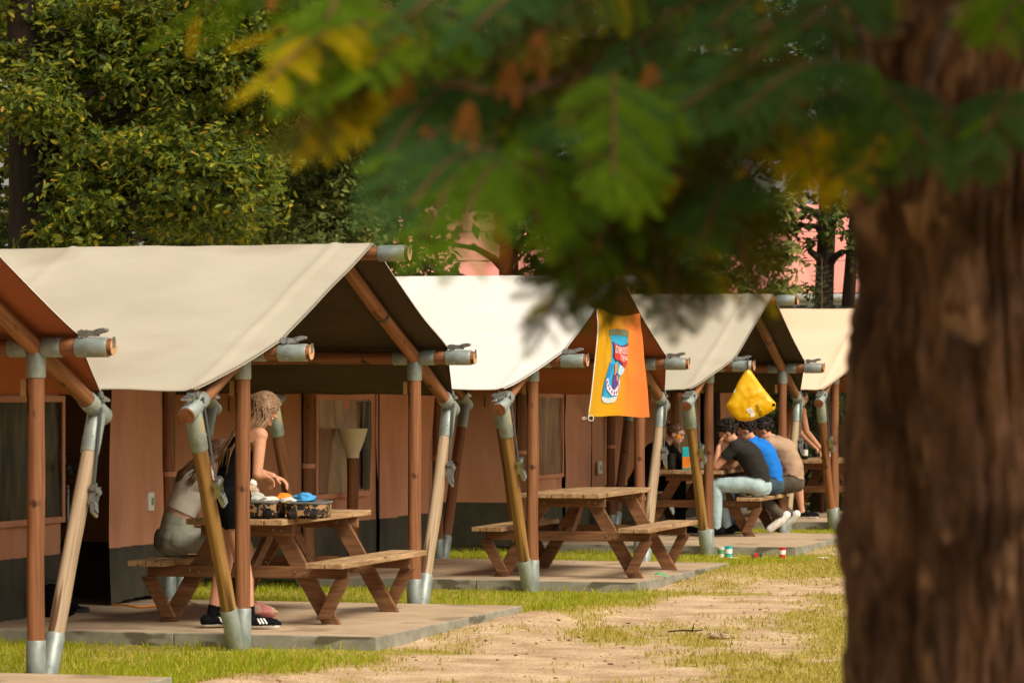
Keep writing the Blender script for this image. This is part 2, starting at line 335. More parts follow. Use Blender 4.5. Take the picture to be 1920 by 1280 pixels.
for _ in range(330000):
    y = random.uniform(18.5, 48); x = random.uniform(-.165*y, .13*y)
    u, v = to_uv(x, y)
    if u < -7.2 or in_slab(u, v) or v > 31: continue
    g = grassmask(x, y)+random.uniform(-.25,.25)
    vm = v-math.floor(v/SP)*SP
    lush = (vm > SLAB_V1-.1 or vm < .15) and u < 1.3
    if lush and g > .30:
        if random.random() < .75:
            near = .55 if (vm > 6.3 and u > -1) else 1
            pl.append((x,y,gz(x,y)-.005)); hl.append(random.uniform(.025,.088)*near*(.75+.5*fbm(x*1.5,y*1.5,2)))
    elif g > .12 and random.random() < .55:
        ps.append((x,y,gz(x,y)-.004)); hsx.append(random.uniform(.012,.045))
blades('grass', pl, hl, .004, 'grass', 'lush yellow green grass growing between the concrete slabs')
blades('dry_grass', ps, hsx, .0045, 'grass_dry', 'short dry yellow grass on the worn sandy ground')
# litter: bits of bark, dead leaves and small stones lying on the worn soil
mb = MB()
for _ in range(1100):
    y = random.uniform(19, 36); x = random.uniform(-.10*y, .112*y); u, v = to_uv(x, y)
    if in_slab(u, v) or grassmask(x,y) > .35: continue
    s_ = random.choice([.003,.004,.005,.006,.008,.013]); z = gz(x,y)
    mb.ell((x,y,z+s_*.25), (s_*random.uniform(.8,2.2), s_, s_*.5), Matrix.Rotation(random.uniform(0,6.3),3,'Z'), 6, 4, wob=.4, seed=_)
tag(mb.build('leaf_litter', ['earth_bits']), 'scattered bark crumbs and dead leaves on the sandy ground', kind='stuff')

# ------------------------------------------------------------------ concrete slabs
def slab(k, du=0):
    o = PB+UV_V*(SP*k)+UV_U*du; mb = MB(); jw = .006
    us = [-8.6,-6.4,-4.2,-2.1,-.55,SLAB_U]; vs_ = [SLAB_V0, SLAB_V0+.26, 1.95, SLAB_V1]
    for i in range(5):
        for j in range(3):
            a0, a1, b0, b1 = us[i]+jw/2*(i>0), us[i+1]-jw/2*(i<4), vs_[j]+jw/2*(j>0), vs_[j+1]-jw/2*(j<2)
            dz = random.uniform(-.002,.002)
            mb.box(((a0+a1)/2,(b0+b1)/2,-.06+dz),(a1-a0,b1-b0,(SLAB_Z+.06)*2))
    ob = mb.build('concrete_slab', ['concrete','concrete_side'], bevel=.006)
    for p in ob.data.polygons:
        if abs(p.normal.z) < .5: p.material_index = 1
    ob.location = o; ob.rotation_euler = (0,0,-TH); tag(ob, kind='structure'); return ob
DU = {-1:-.1, 0:0, 1:.05, 2:0, 3:0}
for k in (-1,0,1,2,3): slab(k, DU[k])

# ------------------------------------------------------------------ tents
ratchet_me = None
def ratchet(parent, loc, rot, s=1.0):
    global ratchet_me
    if ratchet_me is None:
        mb = MB()
        for y in (-.026,.026):
            mb.box((0,y,.02),(.12,.003,.034)); mb.box((.075,y,.03),(.07,.003,.022), Matrix.Rotation(-.25,3,'Y'))
        mb.tube([(-.03,-.03,.02),(-.03,.03,.02)], .019, 10); mb.tube([(.05,-.03,.022),(.05,.03,.022)], .008, 8)
        mb.tube([(.11,-.03,.04),(.11,.03,.04)], .009, 8); mb.box((.07,0,.045),(.05,.046,.004), Matrix.Rotation(-.2,3,'Y'))
        mb.tube([(-.03,-.032,.02),(-.03,-.038,.02)], .024, 8); mb.tube([(-.03,.032,.02),(-.03,.038,.02)], .024, 8)
        ob = mb.build('ratchet', ['steel'], angle=35); ratchet_me = ob.data
    else:
        ob = bpy.data.objects.new('ratchet', ratchet_me); col.objects.link(ob)
    ob.parent = parent; ob.location = loc; ob.rotation_mode = 'QUATERNION'; ob.rotation_quaternion = rot.to_quaternion(); ob.scale = (s,s,s); return ob
def pole(name, p0, p1, r, matn, parent, endmat='wood_end', seg=10, wob=.0025):
    p0, p1 = Vector(p0), Vector(p1); Ln = (p1-p0).length; mb = MB(); ph = random.uniform(0,9)
    pts = [(wob*math.sin(ph+i*1.1), wob*math.cos(ph*2+i*.9), Ln*i/seg) for i in range(seg+1)]
    mb.tube(pts, [r*(1+.02*math.sin(ph+i*1.7)) for i in range(seg+1)], 20, True, 0, 1)
    o = mb.build(name, [matn, endmat], parent, angle=40); place_along(o, p0, p1); return o
def sleeve(parent, z0, z1, r, name='sleeve'):
    mb = MB(); mb.tube([(0,0,z0),(0,0,z0+.006),(0,0,z1-.006),(0,0,z1)], [r-.003,r,r,r-.003], 22)
    for a in (.4, 2.0, 3.9, 5.2):
        mb.ell((r*math.cos(a), r*math.sin(a), z0+(z1-z0)*.35), (.006,.006,.006), None, 6, 4)
    return mb.build(name, ['galv'], parent, angle=40)
def wallgrid(name, f, nu, nv, matn, parent):
    mb = MB(); grid(mb, f, nu, nv); return mb.build(name, [matn], parent, smooth=True)

RP = .052
PROF = [(-.92,1.745),(0,2.085),(W/2,2.815),(W,2.085),(W+.93,1.715)]
def roof_z(v):
    for (a,za),(b,zb) in zip(PROF, PROF[1:]):
        if a <= v <= b: return za+(zb-za)*(v-a)/(b-a)
    return 1.7
UR = -2.08; UE = -6.5
def make_tent(k, canvas, lining, label, front):
    o = PB+UV_V*(SP*k)+UV_U*DU[k]
    T = empty('safari_tent', o, -TH); tag(T, label, 'tent', 'safari tents standing in a row')
    # roof sheet with its lining
    mb = MB(); NS, NT = 14, 150
    prof = []
    for i in range(4):
        (a,za),(b,zb) = PROF[i], PROF[i+1]
        for j in range(NS):
            t = j/NS; sag = (.012 if i in (1,2) else .008)*math.sin(math.pi*t)
            prof.append((a+(b-a)*t, za+(zb-za)*t-sag, i+t))
    prof.append((PROF[4][0], PROF[4][1], 4.0)); NP = len(prof)
    def uf(q): 
        e = [.02,.29,.30,.27,.02]; i = min(3,int(q)); t = q-i; return e[i]+(e[i+1]-e[i])*t - (.012*math.sin(math.pi*t) if i in (1,2) else 0)
    rows = [[],[]]
    for jt in range(NT+1):
        t = jt/NT; t = t*t*.35+t*.65
        for (v, z, q) in prof:
            u = uf(q)*(1-t)+(UE-uf(q)*.7)*t
            bump = sum(.014*math.exp(-((u-c)/.028)**2) for c in (0,UR,-4.3,UE))
            wr = .014*mnoise.noise(Vector((u*.9+k*7, v*1.4, k)))+.005*mnoise.noise(Vector((u*3.1+k*5, v*1.1+u*.8, 2.)))
            edge = .004*math.sin(u*9+k)*(1 if (q < .08 or q > 3.92) else 0)
            zz = z+bump+wr*(0.3 if abs(q-1) < .05 or abs(q-3) < .05 else 1)+edge
            rows[0].append((u,v,zz+.004)); rows[1].append((u,v,zz-.006))
    for li in (0,1):
        fs = [(j*NP+i, (j+1)*NP+i, (j+1)*NP+i+1, j*NP+i+1) for j in range(NT) for i in range(NP-1)]
        if li == 0: fs = [f[::-1] for f in fs]
        mb.add(rows[li], fs, li)
    n0 = NP*(NT+1)
    mb.f += [(i, i+1, n0+i+1, n0+i) for i in range(NP-1)]; mb.m += [0]*(NP-1)
    for i in (0, NP-1):
        mb.f += [(j*NP+i, (j+1)*NP+i, n0+(j+1)*NP+i, n0+j*NP+i) for j in range(NT)]; mb.m += [0]*NT
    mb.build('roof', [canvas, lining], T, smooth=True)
    # frames
    for fi, u in enumerate((0, UR, -4.3, UE)):
        for sd in (0, 1):
            v = 0 if sd == 0 else W; sg = -1 if sd == 0 else 1
            if fi >= 2 and sd == 1: continue
            po = pole('post', (u,v,-.08), (u,v,2.0), RP, 'wood_red', T)
            sleeve(po, .04, .34, RP+.007, 'foot_sleeve'); sleeve(po, 1.90, 2.06, RP+.007, 'joint_sleeve')
            if fi == 0:
                mb = MB(); mb.box((.0,.0,1.84),(.03,.085,.10)); mb.build('hook_block', ['wood_olive'], po).location = (RP+.012,.0,0)
            if fi == 1:
                mb = MB(); mb.tube([(0,0,1.13),(0,0,1.17)], RP+.006, 18); mb.build('band', ['wall_canvas'], po, angle=40)
            lean_m = 'wood_olive' if sd == 0 else 'wood_pale'
            if fi: lean_m = 'wood_red'
            if k == 3 and sd == 0: lean_m = 'wood_red'
            top = Vector((u, v+sg*.90, 1.60)); foot = Vector((u+.005, v+sg*.115, -.06))
            le = pole('slanted_pole', foot, top, RP, lean_m, T); Ln = (top-foot).length
            sleeve(le, .03, .37, RP+.007, 'foot_sleeve'); sleeve(le, Ln-.27, Ln, RP+.007, 'joint_sleeve')
            # rafter from ridge over the purlin to beyond the eave
            rt = Vector((u, W/2+sg*.03, 2.745)); re = Vector((u, v+sg*1.02, 1.575))
            ra = pole('rafter', rt, re, RP, 'wood_red', T, 'wood_end_dark'); Lr = (re-rt).length
            sleeve(ra, Lr-.30, Lr-.012, RP+.008, 'end_sleeve'); sleeve(ra, .05, .16, RP+.006, 'ridge_sleeve')
            if fi < 2:
                mb = MB(); mb.tube([(0,0,Lr*.36),(0,0,Lr*.36+.035)], RP+.005, 18); mb.build('strap', ['webbing'], ra, angle=40)
                # ratchet on the rafter end; its rotation puts the length along the rafter, upright
                rot = Matrix(((0,sg*1.0,0),(1,0,0),(0,0,1))).transposed()
                dz = (re-rt).normalized(); upv = Vector((0,0,1)) - dz*dz.z; upv.normalize(); sx = upv.cross(dz)
                wr_ = Matrix((dz, upv.cross(dz), upv)).transposed()
                inv = ra.rotation_quaternion.to_matrix().inverted()
                ratchet(ra, inv @ (re-dz*.14+upv*(RP+.012)-rt), inv @ wr_)
                if fi == 0:
                    # lashing strap from the roof corner down the slanted pole, with its ratchet
                    d = (foot-top).normalized(); side = Vector((1,0,0))
                    q0 = Vector((u+.055, v+sg*.86, 1.70)); q1 = top+d*.52+side*(RP+.022)
                    mb = MB(); mb.bar(q0, q1, .028, .004, side); mb.bar(top+d*.02+Vector((.0,0,RP)), q0, .03,.004,(0,0,1))
                    st = mb.build('lashing_strap', ['webbing'], T)
                    w2 = Matrix((d, side.cross(d)*-1, side)).transposed(); 
                    if w2.determinant() < 0: w2 = Matrix((d, side.cross(d), side)).transposed()
                    ratchet(st, q1+d*.03-side*.012, w2, 1.15)
    for v, z, u1, nm in ((0,2.0,.50,'purlin'),(W,2.0,.50,'purlin'),(W/2,2.745,.58,'ridge_pole')):
        pu = pole(nm, (UE-.2,v,z), (u1,v,z), RP, 'wood_red', T, 'wood_end', 24); Lp = u1-UE+.2
        sleeve(pu, Lp-.235, Lp-.03, RP+.008, 'end_sleeve')
        a0 = Lp-u1
        if nm == 'purlin':
            for c in (a0, a0+UR):
                sleeve(pu, c-.17, c-.05, RP+.0068, 'joint_sleeve'); sleeve(pu, c+.05, c+.17, RP+.0068, 'joint_sleeve')
        inv = pu.rotation_quaternion.to_matrix().inverted()
        mb = MB(); rr = RP+.010
        mb.bar(inv @ Vector((0,-.0,0))+Vector((0,0,Lp+.004)), inv @ Vector((0,0,rr))+Vector((0,0,Lp+.004)), .035,.004, (0,0,1))
        mb.build('end_plate', ['steel'], pu)
        if nm == 'purlin' or k in (0,2):
            wv = Matrix((Vector((1,0,0)),Vector((0,1,0)),Vector((0,0,1)))).transposed()
            if nm == 'purlin': ratchet(pu, Vector((0,0,Lp-.16))+inv @ Vector((0,0,rr)), inv @ wv)
    # walls of the sleeping cabin
    top = lambda v: min(roof_z(v)-.05, 2.7)
    u0 = UR-.075
    def fw(v0, v1, z0, z1, name, matn, uo=0, amp=1.0, nu=48, nv=18, hem=0):
        def f(a, b):
            v = v0+(v1-v0)*a; zt = z1 if z1 else top(v)
            z = z0+(zt-z0)*b; h = hem*math.exp(-((a)/.25)**2)*(1-b)
            w_ = .040*amp*mnoise.noise(Vector((v*3.1+k*9, z*.7, k*2.)))+.030*amp*mnoise.noise(Vector((v*9+k*9, z*.9, 7.)))
            return (u0+uo+w_, v, z+h)
        return wallgrid(name, f, nu, nv, matn, T)
    ZS = .52; segs = front['segs']
    for si, sg_ in enumerate(segs):
        kind, va, vb = sg_[:3]
        if kind == 'wall':
            a_ = fw(va, vb, ZS, None, 'front_wall', 'wall_canvas', amp=sg_[3] if len(sg_) > 3 else 1); fw(va, vb, .055, ZS, 'wall_skirt', 'skirt', .004, amp=sg_[3] if len(sg_) > 3 else 1)
        elif kind == 'flap':
            fw(va, vb, ZS, None, 'door_flap', 'wall_canvas', .03, 1.6, hem=.0); fw(va, vb, .11, ZS, 'flap_skirt', 'skirt', .035, 1.9, hem=-.02)
        elif kind == 'curtain':
            def f(a, b, va=va, vb=vb):
                v = va+(vb-va)*a; z = ZS+(top(v)-ZS)*b
                sag = .05*math.sin(math.pi*a)*math.sin(b*34-2.2*math.sin(math.pi*a))*(.4+.6*b)
                return (u0+.04+sag*.7+.02*mnoise.noise(Vector((v*4,z*2,1))), v, z)
            wallgrid('door_curtain', f, 26, 60, 'wall_canvas', T); fw(va, vb, .06, ZS, 'wall_skirt', 'skirt', .03)
        elif kind == 'gap':
            fw(va, vb, 1.86, None, 'front_wall', 'wall_canvas', amp=.5)
    for (va, vb, z0, z1, wm_) in front['windows']:
        def f(a, b):
            v = va+(vb-va)*a; z = z0+(z1-z0)*b
            return (u0+.034+(.036 if vb-va < .4 else 0)+.020*mnoise.noise(Vector((v*5+k,z*1.4,5)))+.010*mnoise.noise(Vector((v*13,z*3.2,k))), v, z)
        wn = wallgrid('window', f, 40, 40, wm_, T)
        if vb-va < .4: continue
        mb = MB()
        for (c, s_) in (((va+vb)/2, None),):
            for z in (z0-.02, z1+.02): mb.box((u0+.045,(va+vb)/2,z),(.012,vb-va+.10,.045))
            for v in (va-.025, vb+.025): mb.box((u0+.045,v,(z0+z1)/2),(.012,.045,z1-z0))
        mb.build('window_border', ['wall_canvas'], wn)
    for v in front.get('seams', []):
        mb = MB(); mb.box((u0+.045,v,1.2),(.012,.014,1.3)); mb.build('zip', ['webbing'], T)
    for (v, z) in front.get('sockets', []):
        mb = MB(); mb.box((u0+.05,v,z),(.03,.13,.15)); so_ = mb.build('socket_box', ['white_plastic'], T, bevel=.006)
        mb = MB(); mb.box((u0+.067,v,z),(.004,.04,.06)); mb.build('socket_face', ['green_paint'], so_)
    for v, sg in ((.02,-1),(W-.02,1)):
        def f(a, b, z0=ZS, z1=None):
            u = u0+(UE-u0)*a; zt = z1 or (roof_z(v)-.05); z = z0+(zt-z0)*b
            return (u, v+.022*mnoise.noise(Vector((u*1.6+k*3,z*.8,4)))+.012*mnoise.noise(Vector((u*6,z*.7,k*1.))), z)
        wallgrid('side_wall', f, 60, 16, 'wall_canvas', T)
        wallgrid('wall_skirt', lambda a, b: f(a, b, .05, ZS), 60, 8, 'skirt', T)
        mb = MB()
        for i in range(6):
            u = -2.5-i*.34; mb.box((u,v+sg*.03,1.62),(.012,.008,.13))
        if sg < 0: mb.build('strap', ['webbing'], T)
    fw(.05, W-.05, .05, None, 'back_wall', 'wall_canvas', UE-u0)
    return T

def winmat(name, c1, c2, rough=.12):
    m = mat(name, c1, c2, (1.5,1.5,.8), rough=.3, spec=.5, bump=.3, bscale=(9,9,.9), bdist=.03)
    m.node_tree.nodes['Principled BSDF'].inputs['Coat Weight'].default_value = .35
    m.node_tree.nodes['Principled BSDF'].inputs['Coat Roughness'].default_value = .15
    return m
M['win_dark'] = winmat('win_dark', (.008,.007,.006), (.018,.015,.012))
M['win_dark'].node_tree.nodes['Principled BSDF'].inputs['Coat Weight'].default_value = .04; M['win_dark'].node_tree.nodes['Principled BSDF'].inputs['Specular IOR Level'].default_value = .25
M['win_brown'] = winmat('win_brown', (.19,.10,.062), (.25,.135,.088))
WIN = lambda m_: [(.32,1.72,.80,1.66,m_)]
make_tent(-1, 'canvas_cream', 'lining_brown', 'safari tent with reddish brown roof lining at the left edge, mostly cut off',
          dict(segs=[('wall',.05,1.8),('wall',1.8,W-.05)], windows=WIN('win_dark')))
make_tent(0, 'canvas_tan', 'lining_olive', 'tan safari tent with dark lining, two women in its porch',
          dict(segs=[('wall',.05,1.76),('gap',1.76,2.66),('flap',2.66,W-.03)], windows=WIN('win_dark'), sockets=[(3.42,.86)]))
make_tent(1, 'canvas_cream', 'lining_brown', 'bright cream safari tent with an orange flag hung on its gable',
          dict(segs=[('wall',.05,1.85),('wall',1.85,2.05,.3),('wall',2.05,W-.05,1.7)], windows=[(.32,1.72,.80,1.66,'win_brown'),(1.50,1.70,.82,1.64,'win_dark')], seams=[2.02]))  # narrow second pane: dark strip painted for the unlit gap past the curtain
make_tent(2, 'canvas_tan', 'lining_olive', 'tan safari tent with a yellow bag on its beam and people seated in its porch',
          dict(segs=[('wall',.05,1.85),('curtain',1.87,2.95),('wall',3.0,W-.05)], windows=WIN('win_brown'), seams=[2.97], sockets=[(3.32,.83)]))
make_tent(3, 'canvas_peach', 'lining_brown', 'farthest safari tent with a peach roof, partly hidden by the big trunk',
          dict(segs=[('wall',.05,1.6),('gap',1.6,1.98),('wall',1.98,W-.05)], windows=[(.32,1.45,.80,1.66,'win_brown')]))

# ------------------------------------------------------------------ picnic tables
def picnic_table(cx, cy, phi, label, half=1.0):
    T = empty('picnic_table', (cx,cy,SLAB_Z), -phi); tag(T, label, 'picnic table', 'wooden picnic tables on the slabs')
    mb = MB(); n = 5; w_ = .73/n
    for i in range(n):
        mb.box((-.365+w_*(i+.5), random.uniform(-.006,.006), .735), (w_-.007, 2*half, .042))
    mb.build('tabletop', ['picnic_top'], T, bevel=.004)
    for s in (-1, 1):
        mb = MB()
        for j in (-1, 1): mb.box((s*.67+j*.071, random.uniform(-.006,.006), .432), (.135, 2*half, .040))
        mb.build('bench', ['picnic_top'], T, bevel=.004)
    for e in (-1, 1):
        y = e*(half-.34)
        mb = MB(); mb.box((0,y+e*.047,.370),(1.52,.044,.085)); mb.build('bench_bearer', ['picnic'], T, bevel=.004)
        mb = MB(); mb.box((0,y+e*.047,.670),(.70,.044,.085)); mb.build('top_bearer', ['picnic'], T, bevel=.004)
        for s in (-1, 1):
            mb = MB(); h = .712; d = Vector((s*.40,0,-h)); wx = .135
            p0 = Vector((s*.20,y,h)); p1 = Vector((s*.62,y,0))
            vs = []
            for yy in (y-.022, y+.022):
                vs += [(p0.x-wx/2,yy,h),(p0.x+wx/2,yy,h),(p1.x+wx/2,yy,0),(p1.x-wx/2,yy,0)]
            mb.add(vs, [(0,1,2,3),(7,6,5,4),(0,4,5,1),(1,5,6,2),(2,6,7,3),(3,7,4,0)])
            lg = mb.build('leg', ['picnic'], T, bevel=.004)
            mb = MB()
            for (bx, bz) in ((s*.40-.03,.375),(s*.40+.04,.365),(s*.235-.03,.672),(s*.235+.03,.668)):
                mb.tube([(bx,y-e*.018+e*.10,bz),(bx,y+e*.078,bz)], .010, 8)
                mb.tube([(bx,y-.024,bz),(bx,y-.030,bz)], .010, 8)
            mb.build('bolt', ['steel'], lg)
            mb = MB(); q0 = Vector((s*.735,y+e*.09,.325)); q1 = Vector((s*.585,y+e*.09,.02)); vs = []
            for yy in (y+e*.071-.0, y+e*.112):
                vs += [(q0.x-.06,yy,.328),(q0.x+.05,yy,.328),(q1.x+.05,yy,.04),(q1.x-.05,yy,.04)]
            mb.add(vs, [(0,1,2,3),(7,6,5,4),(0,4,5,1),(1,5,6,2),(2,6,7,3),(3,7,4,0)])
            mb.build('strut', ['picnic'], T, bevel=.004)
        mb = MB(); mb.bar((0,y-e*.03,.36),(0,e*.16,.70),.09,.042,(1,0,0)); mb.build('brace', ['picnic'], T, bevel=.003)
    return T
PHI = R(15)
picnic_table(-1.70,25.22,PHI,'brown picnic table carrying the open leopard print suitcase', 1.05)
picnic_table(.69,31.2,PHI,'empty brown picnic table on the slab below the orange flag', 1.05)
picnic_table(2.30,39.8,PHI,'picnic table with four people seated round it', 1.05)
picnic_table(4.25,45.5,PHI,'farthest picnic table with bottles on it, half hidden behind a slanted pole', 1.05)
def tab(cx, cy, a, l, z=0):   # point on a table: a across, l along
    return Vector((cx+a*math.cos(PHI)+l*math.sin(PHI), cy-a*math.sin(PHI)+l*math.cos(PHI), SLAB_Z+z))
# ------------------------------------------------------------------ people
def remeshed(mb, voxel, smooth=5):
    o = mb.build('tmp_body', ['skin'])
    md = o.modifiers.new('r', 'REMESH'); md.mode = 'VOXEL'; md.voxel_size = voxel; md.use_smooth_shade = True
    sm = o.modifiers.new('s', 'SMOOTH'); sm.factor = .5; sm.iterations = smooth
    dg = bpy.context.evaluated_depsgraph_get(); me = bpy.data.meshes.new_from_object(o.evaluated_get(dg))
    old = o.data; bpy.data.objects.remove(o); bpy.data.meshes.remove(old); return me
class Figure:
    def __init__(s): s.mb = MB(); s.pr = []
    def cap(s, p0, p1, r0, r1, lab):
        p0, p1 = Vector(p0), Vector(p1); d = (p1-p0).normalized(); pts = []; rr = []
        for a in (-80,-50,-20): pts.append(p0+d*r0*math.sin(R(a))); rr.append(r0*math.cos(R(a)))
        pts += [p0, p1]; rr += [r0, r1]
        for a in (20,50,80): pts.append(p1+d*r1*math.sin(R(a))); rr.append(r1*math.cos(R(a)))
        s.mb.tube(pts, rr, 16); s.pr.append(('c', p0, p1, r0, r1, lab))
    def ell(s, c, rad, lab, rot=None):
        s.mb.ell(c, rad, rot, 20, 14); s.pr.append(('e', Vector(c), rad, rot, lab))
    def loft(s, secs, lab, n=24):
        vs = []
        for (c, w_, d_, sd, fw) in secs: vs += [c+sd*(w_*math.copysign(abs(math.cos(2*math.pi*j/n))**.85, math.cos(2*math.pi*j/n)))+fw*(d_*math.copysign(abs(math.sin(2*math.pi*j/n))**.85, math.sin(2*math.pi*j/n))) for j in range(n)]
        k = len(secs); o = s.mb.add(vs, [(i*n+j, i*n+(j+1)%n, (i+1)*n+(j+1)%n, (i+1)*n+j) for i in range(k-1) for j in range(n)])
        s.mb.f += [tuple(o+j for j in range(n-1,-1,-1)), tuple(o+(k-1)*n+j for j in range(n))]; s.mb.m += [0,0]
        for a, b in zip(secs, secs[1:]): s.pr.append(('c', a[0], b[0], (a[1]+a[2])/2, (b[1]+b[2])/2, lab))
    def dist(s, p):
        best, bl = 9, None
        for q in s.pr:
            if q[0] == 'c':
                d = q[2]-q[1]; t = max(0, min(1, (p-q[1]).dot(d)/d.length_squared)); dd = (p-q[1]-d*t).length-(q[3]+(q[4]-q[3])*t)
            else:
                v = p-q[1]
                if q[3] is not None: v = q[3].transposed() @ v
                kk = math.sqrt((v.x/q[2][0])**2+(v.y/q[2][1])**2+(v.z/q[2][2])**2); dd = (kk-1)*min(q[2])
            if dd < best: best, bl = dd, q[-1]
        return bl
    def hand(s, wrist, d, palm, r=1.0, side=1, curl=.5):
        wrist, d, palm = Vector(wrist), Vector(d).normalized(), Vector(palm); palm = (palm-d*palm.dot(d)).normalized(); ac = d.cross(palm)*side
        c = wrist+d*.05*r
        s.ell(c, (.050*r,.040*r,.018*r), 'skin', Matrix((d, ac, palm)).transposed())
        for i, (o_, ln) in enumerate(((-.030,.066),(-.010,.076),(.011,.072),(.031,.056))):
            b = wrist+d*.088*r+ac*o_*r; d2 = (d*math.cos(curl)+palm*math.sin(curl)).normalized(); d3 = (d*math.cos(curl*2.2)+palm*math.sin(curl*2.2)).normalized()
            m_ = b+d2*ln*.55*r; s.cap(b, m_, .0088*r, .008*r, 'skin'); s.cap(m_, m_+d3*ln*.5*r, .008*r, .0068*r, 'skin')
        b = wrist+d*.035*r-ac*.034*r; e = b+(d*.6-ac*.65+palm*.35).normalized()*.035*r
        s.cap(b, e, .0115*r, .0095*r, 'skin'); s.cap(e, e+(d*.85-ac*.2+palm*.4).normalized()*.028*r, .0095*r, .0078*r, 'skin')
def person(label, loc, ang, J, clothes, skin, hairfn, voxel=.007, female=True, group=None, bulk=1.0, shoes='shoe'):
    """J in metres: x forward, y to the person's left, z up from the ground"""
    f = Figure(); V = Vector; g = lambda k: V(J[k])
    hip, waist, chest, neck, head = g('hip'), g('waist'), g('chest'), g('neck'), g('head')
    up = (chest-hip).normalized(); side = V((0,1,0)); fw = side.cross(up)
    rt = Matrix((fw, side, up)).transposed()
    lab = J.get('lab', {}); lb = lambda k, d='skin': lab.get(k, d)
    hw = .155 if female else .15; cw = (.150 if female else .175)*bulk
    # spine curve hip -> waist -> chest -> neck, swept by ellipses
    key = [(hip-up*.115, .085 if female else .10, .075), (hip-up*.075, .138, .112), (hip-up*.01, hw*1.06, .128*bulk), (hip+up*.05, hw*1.0, .122*bulk), (hip.lerp(waist,.62), (.132 if female else .152)*bulk, .108*bulk),
           (waist, (.124 if female else .152)*bulk, .102*bulk), (waist.lerp(chest,.5), (.136 if female else .162)*bulk, .110*bulk), (chest, cw*1.02, .118*bulk), (chest.lerp(neck,.38), cw*1.0, .110*bulk), (chest.lerp(neck,.66), cw*.84, .088), (chest.lerp(neck,.90), .075, .062)]
    secs = []
    for i, (c, w_, d_) in enumerate(key):
        tg = (key[min(i+1,len(key)-1)][0]-key[max(i-1,0)][0]).normalized(); fwd = side.cross(tg).normalized(); secs.append((c, w_, d_, side, fwd))
    f.loft(secs, 'torso')
    if female:
        for sd in (-1,1): f.ell(chest+fw*.075+side*sd*.07-up*.01, (.06,.062,.06), 'torso', rt)
    shw = (.165 if female else .195)*bulk
    sh = {}
    for sd, nm in ((1,'l'),(-1,'r')):
        sh[nm] = V(J['sh_'+nm]) if 'sh_'+nm in J else neck+side*sd*shw-up*.045+fw*.01
        f.cap(neck-up*.035+side*sd*.03, sh[nm], .052, .055 if female else .064, lb('shoulder', lb('chest')))
        f.cap(chest+side*sd*cw*.62+up*.05, sh[nm], .075, .056, 'torso')
    f.cap(neck-up*.03, neck*.45+head*.55, .054, .048, 'skin')
    hd = Matrix.Rotation(J.get('yaw',0),3,'Z') @ Matrix.Rotation(J.get('pitch',0),3,'Y') @ Matrix.Rotation(J.get('roll',0),3,'X')
    H = lambda x, y, z: head+hd @ V((x,y,z))
    f.ell(H(-.012,0,.03), (.098,.077,.092), 'skin', hd); f.ell(H(.022,0,-.045), (.066,.056,.072), 'skin', hd); f.ell(H(.052,0,-.088), (.03,.028,.024), 'skin', hd)
    f.cap(H(.084,0,.010), H(.099,0,-.026), .010, .013, 'skin'); f.ell(H(.084,0,.034), (.016,.05,.013), 'skin', hd)
    f.ell(H(.086,0,-.062), (.010,.024,.010), 'skin', hd)
    for sd in (-1,1): f.ell(H(-.008,sd*.078,-.012), (.020,.009,.031), 'skin', hd)
    for nm, sd in (('l',1),('r',-1)):
        el, wr = V(J['el_'+nm]), V(J['wr_'+nm]); a = .046 if female else .053
        m_ = sh[nm].lerp(el, .55)
        f.cap(sh[nm], m_, a*1.05*bulk, a*.92, lb('arm_up')); f.cap(m_, el, a*.92, a*.78, lb('arm_mid')); f.cap(el, el.lerp(wr,.4), a*.80, a*.76, lb('arm_low')); f.cap(el.lerp(wr,.4), wr, a*.76, .026, lb('arm_low'))
        f.hand(wr, J.get('hd_'+nm, wr-el), J.get('pm_'+nm, (0,0,-1)), .95 if female else 1.06, sd, J.get('curl',.55))
        kn, an, to = V(J['kn_'+nm]), V(J['an_'+nm]), V(J['to_'+nm]); th = (.088 if female else .092)*(.95+.05*bulk)
        h0 = hip+side*sd*.085; c_ = J.get('cut', .45)
        f.cap(h0, h0.lerp(kn,c_), th, th*.86, lb('thigh_up')); f.cap(h0.lerp(kn,c_), kn, th*.86, .058, lb('thigh_low'))
        f.cap(kn, kn.lerp(an,.35), .057, .060, lb('calf')); f.cap(kn.lerp(an,.35), kn.lerp(an,.8), .060, .042, lb('calf')); f.cap(kn.lerp(an,.8), an, .042, .038, lb('ankle', lb('calf')))
        dn = V(J.get('sole_'+nm, (0,0,-1))); fd = (to-an); fd = (fd-dn*fd.dot(dn)).normalized()
        f.cap(an-fd*.045+dn*.030, an+dn*.028+fd*.05, .040, .042, lb('foot')); f.cap(an+dn*.030+fd*.03, to, .042, .034, lb('foot'))
        rf = Matrix((fd, dn.cross(fd)*-1, -dn)).transposed()
        f.ell((an+to)*.5+dn*.02, (.135,.047,.026), lb('foot'), rf)
    me = remeshed(f.mb, voxel)
    body = bpy.data.objects.new('person', me); me.name = 'person'; col.objects.link(body); me.materials.clear(); me.materials.append(M[skin])
    body.location = loc; body.rotation_euler = (0,0,ang); tag(body, label, 'person', group)
    bands = J['bands']; mid_ = waist-hip
    def band(p):
        a1 = (p-hip).dot(mid_.normalized())
        if a1 > mid_.length*.9: a1 = mid_.length+(p-waist).dot((chest-waist).normalized())
        for t, l in bands:
            if a1 < t: return l
        return bands[-1][1]
    labs = [f.dist(p.center) for p in me.polygons]
    labs = [band(p.center) if l == 'torso' else l for l, p in zip(labs, me.polygons)]
    vn = [v.normal.copy() for v in me.vertices]; vc = [v.co.copy() for v in me.vertices]
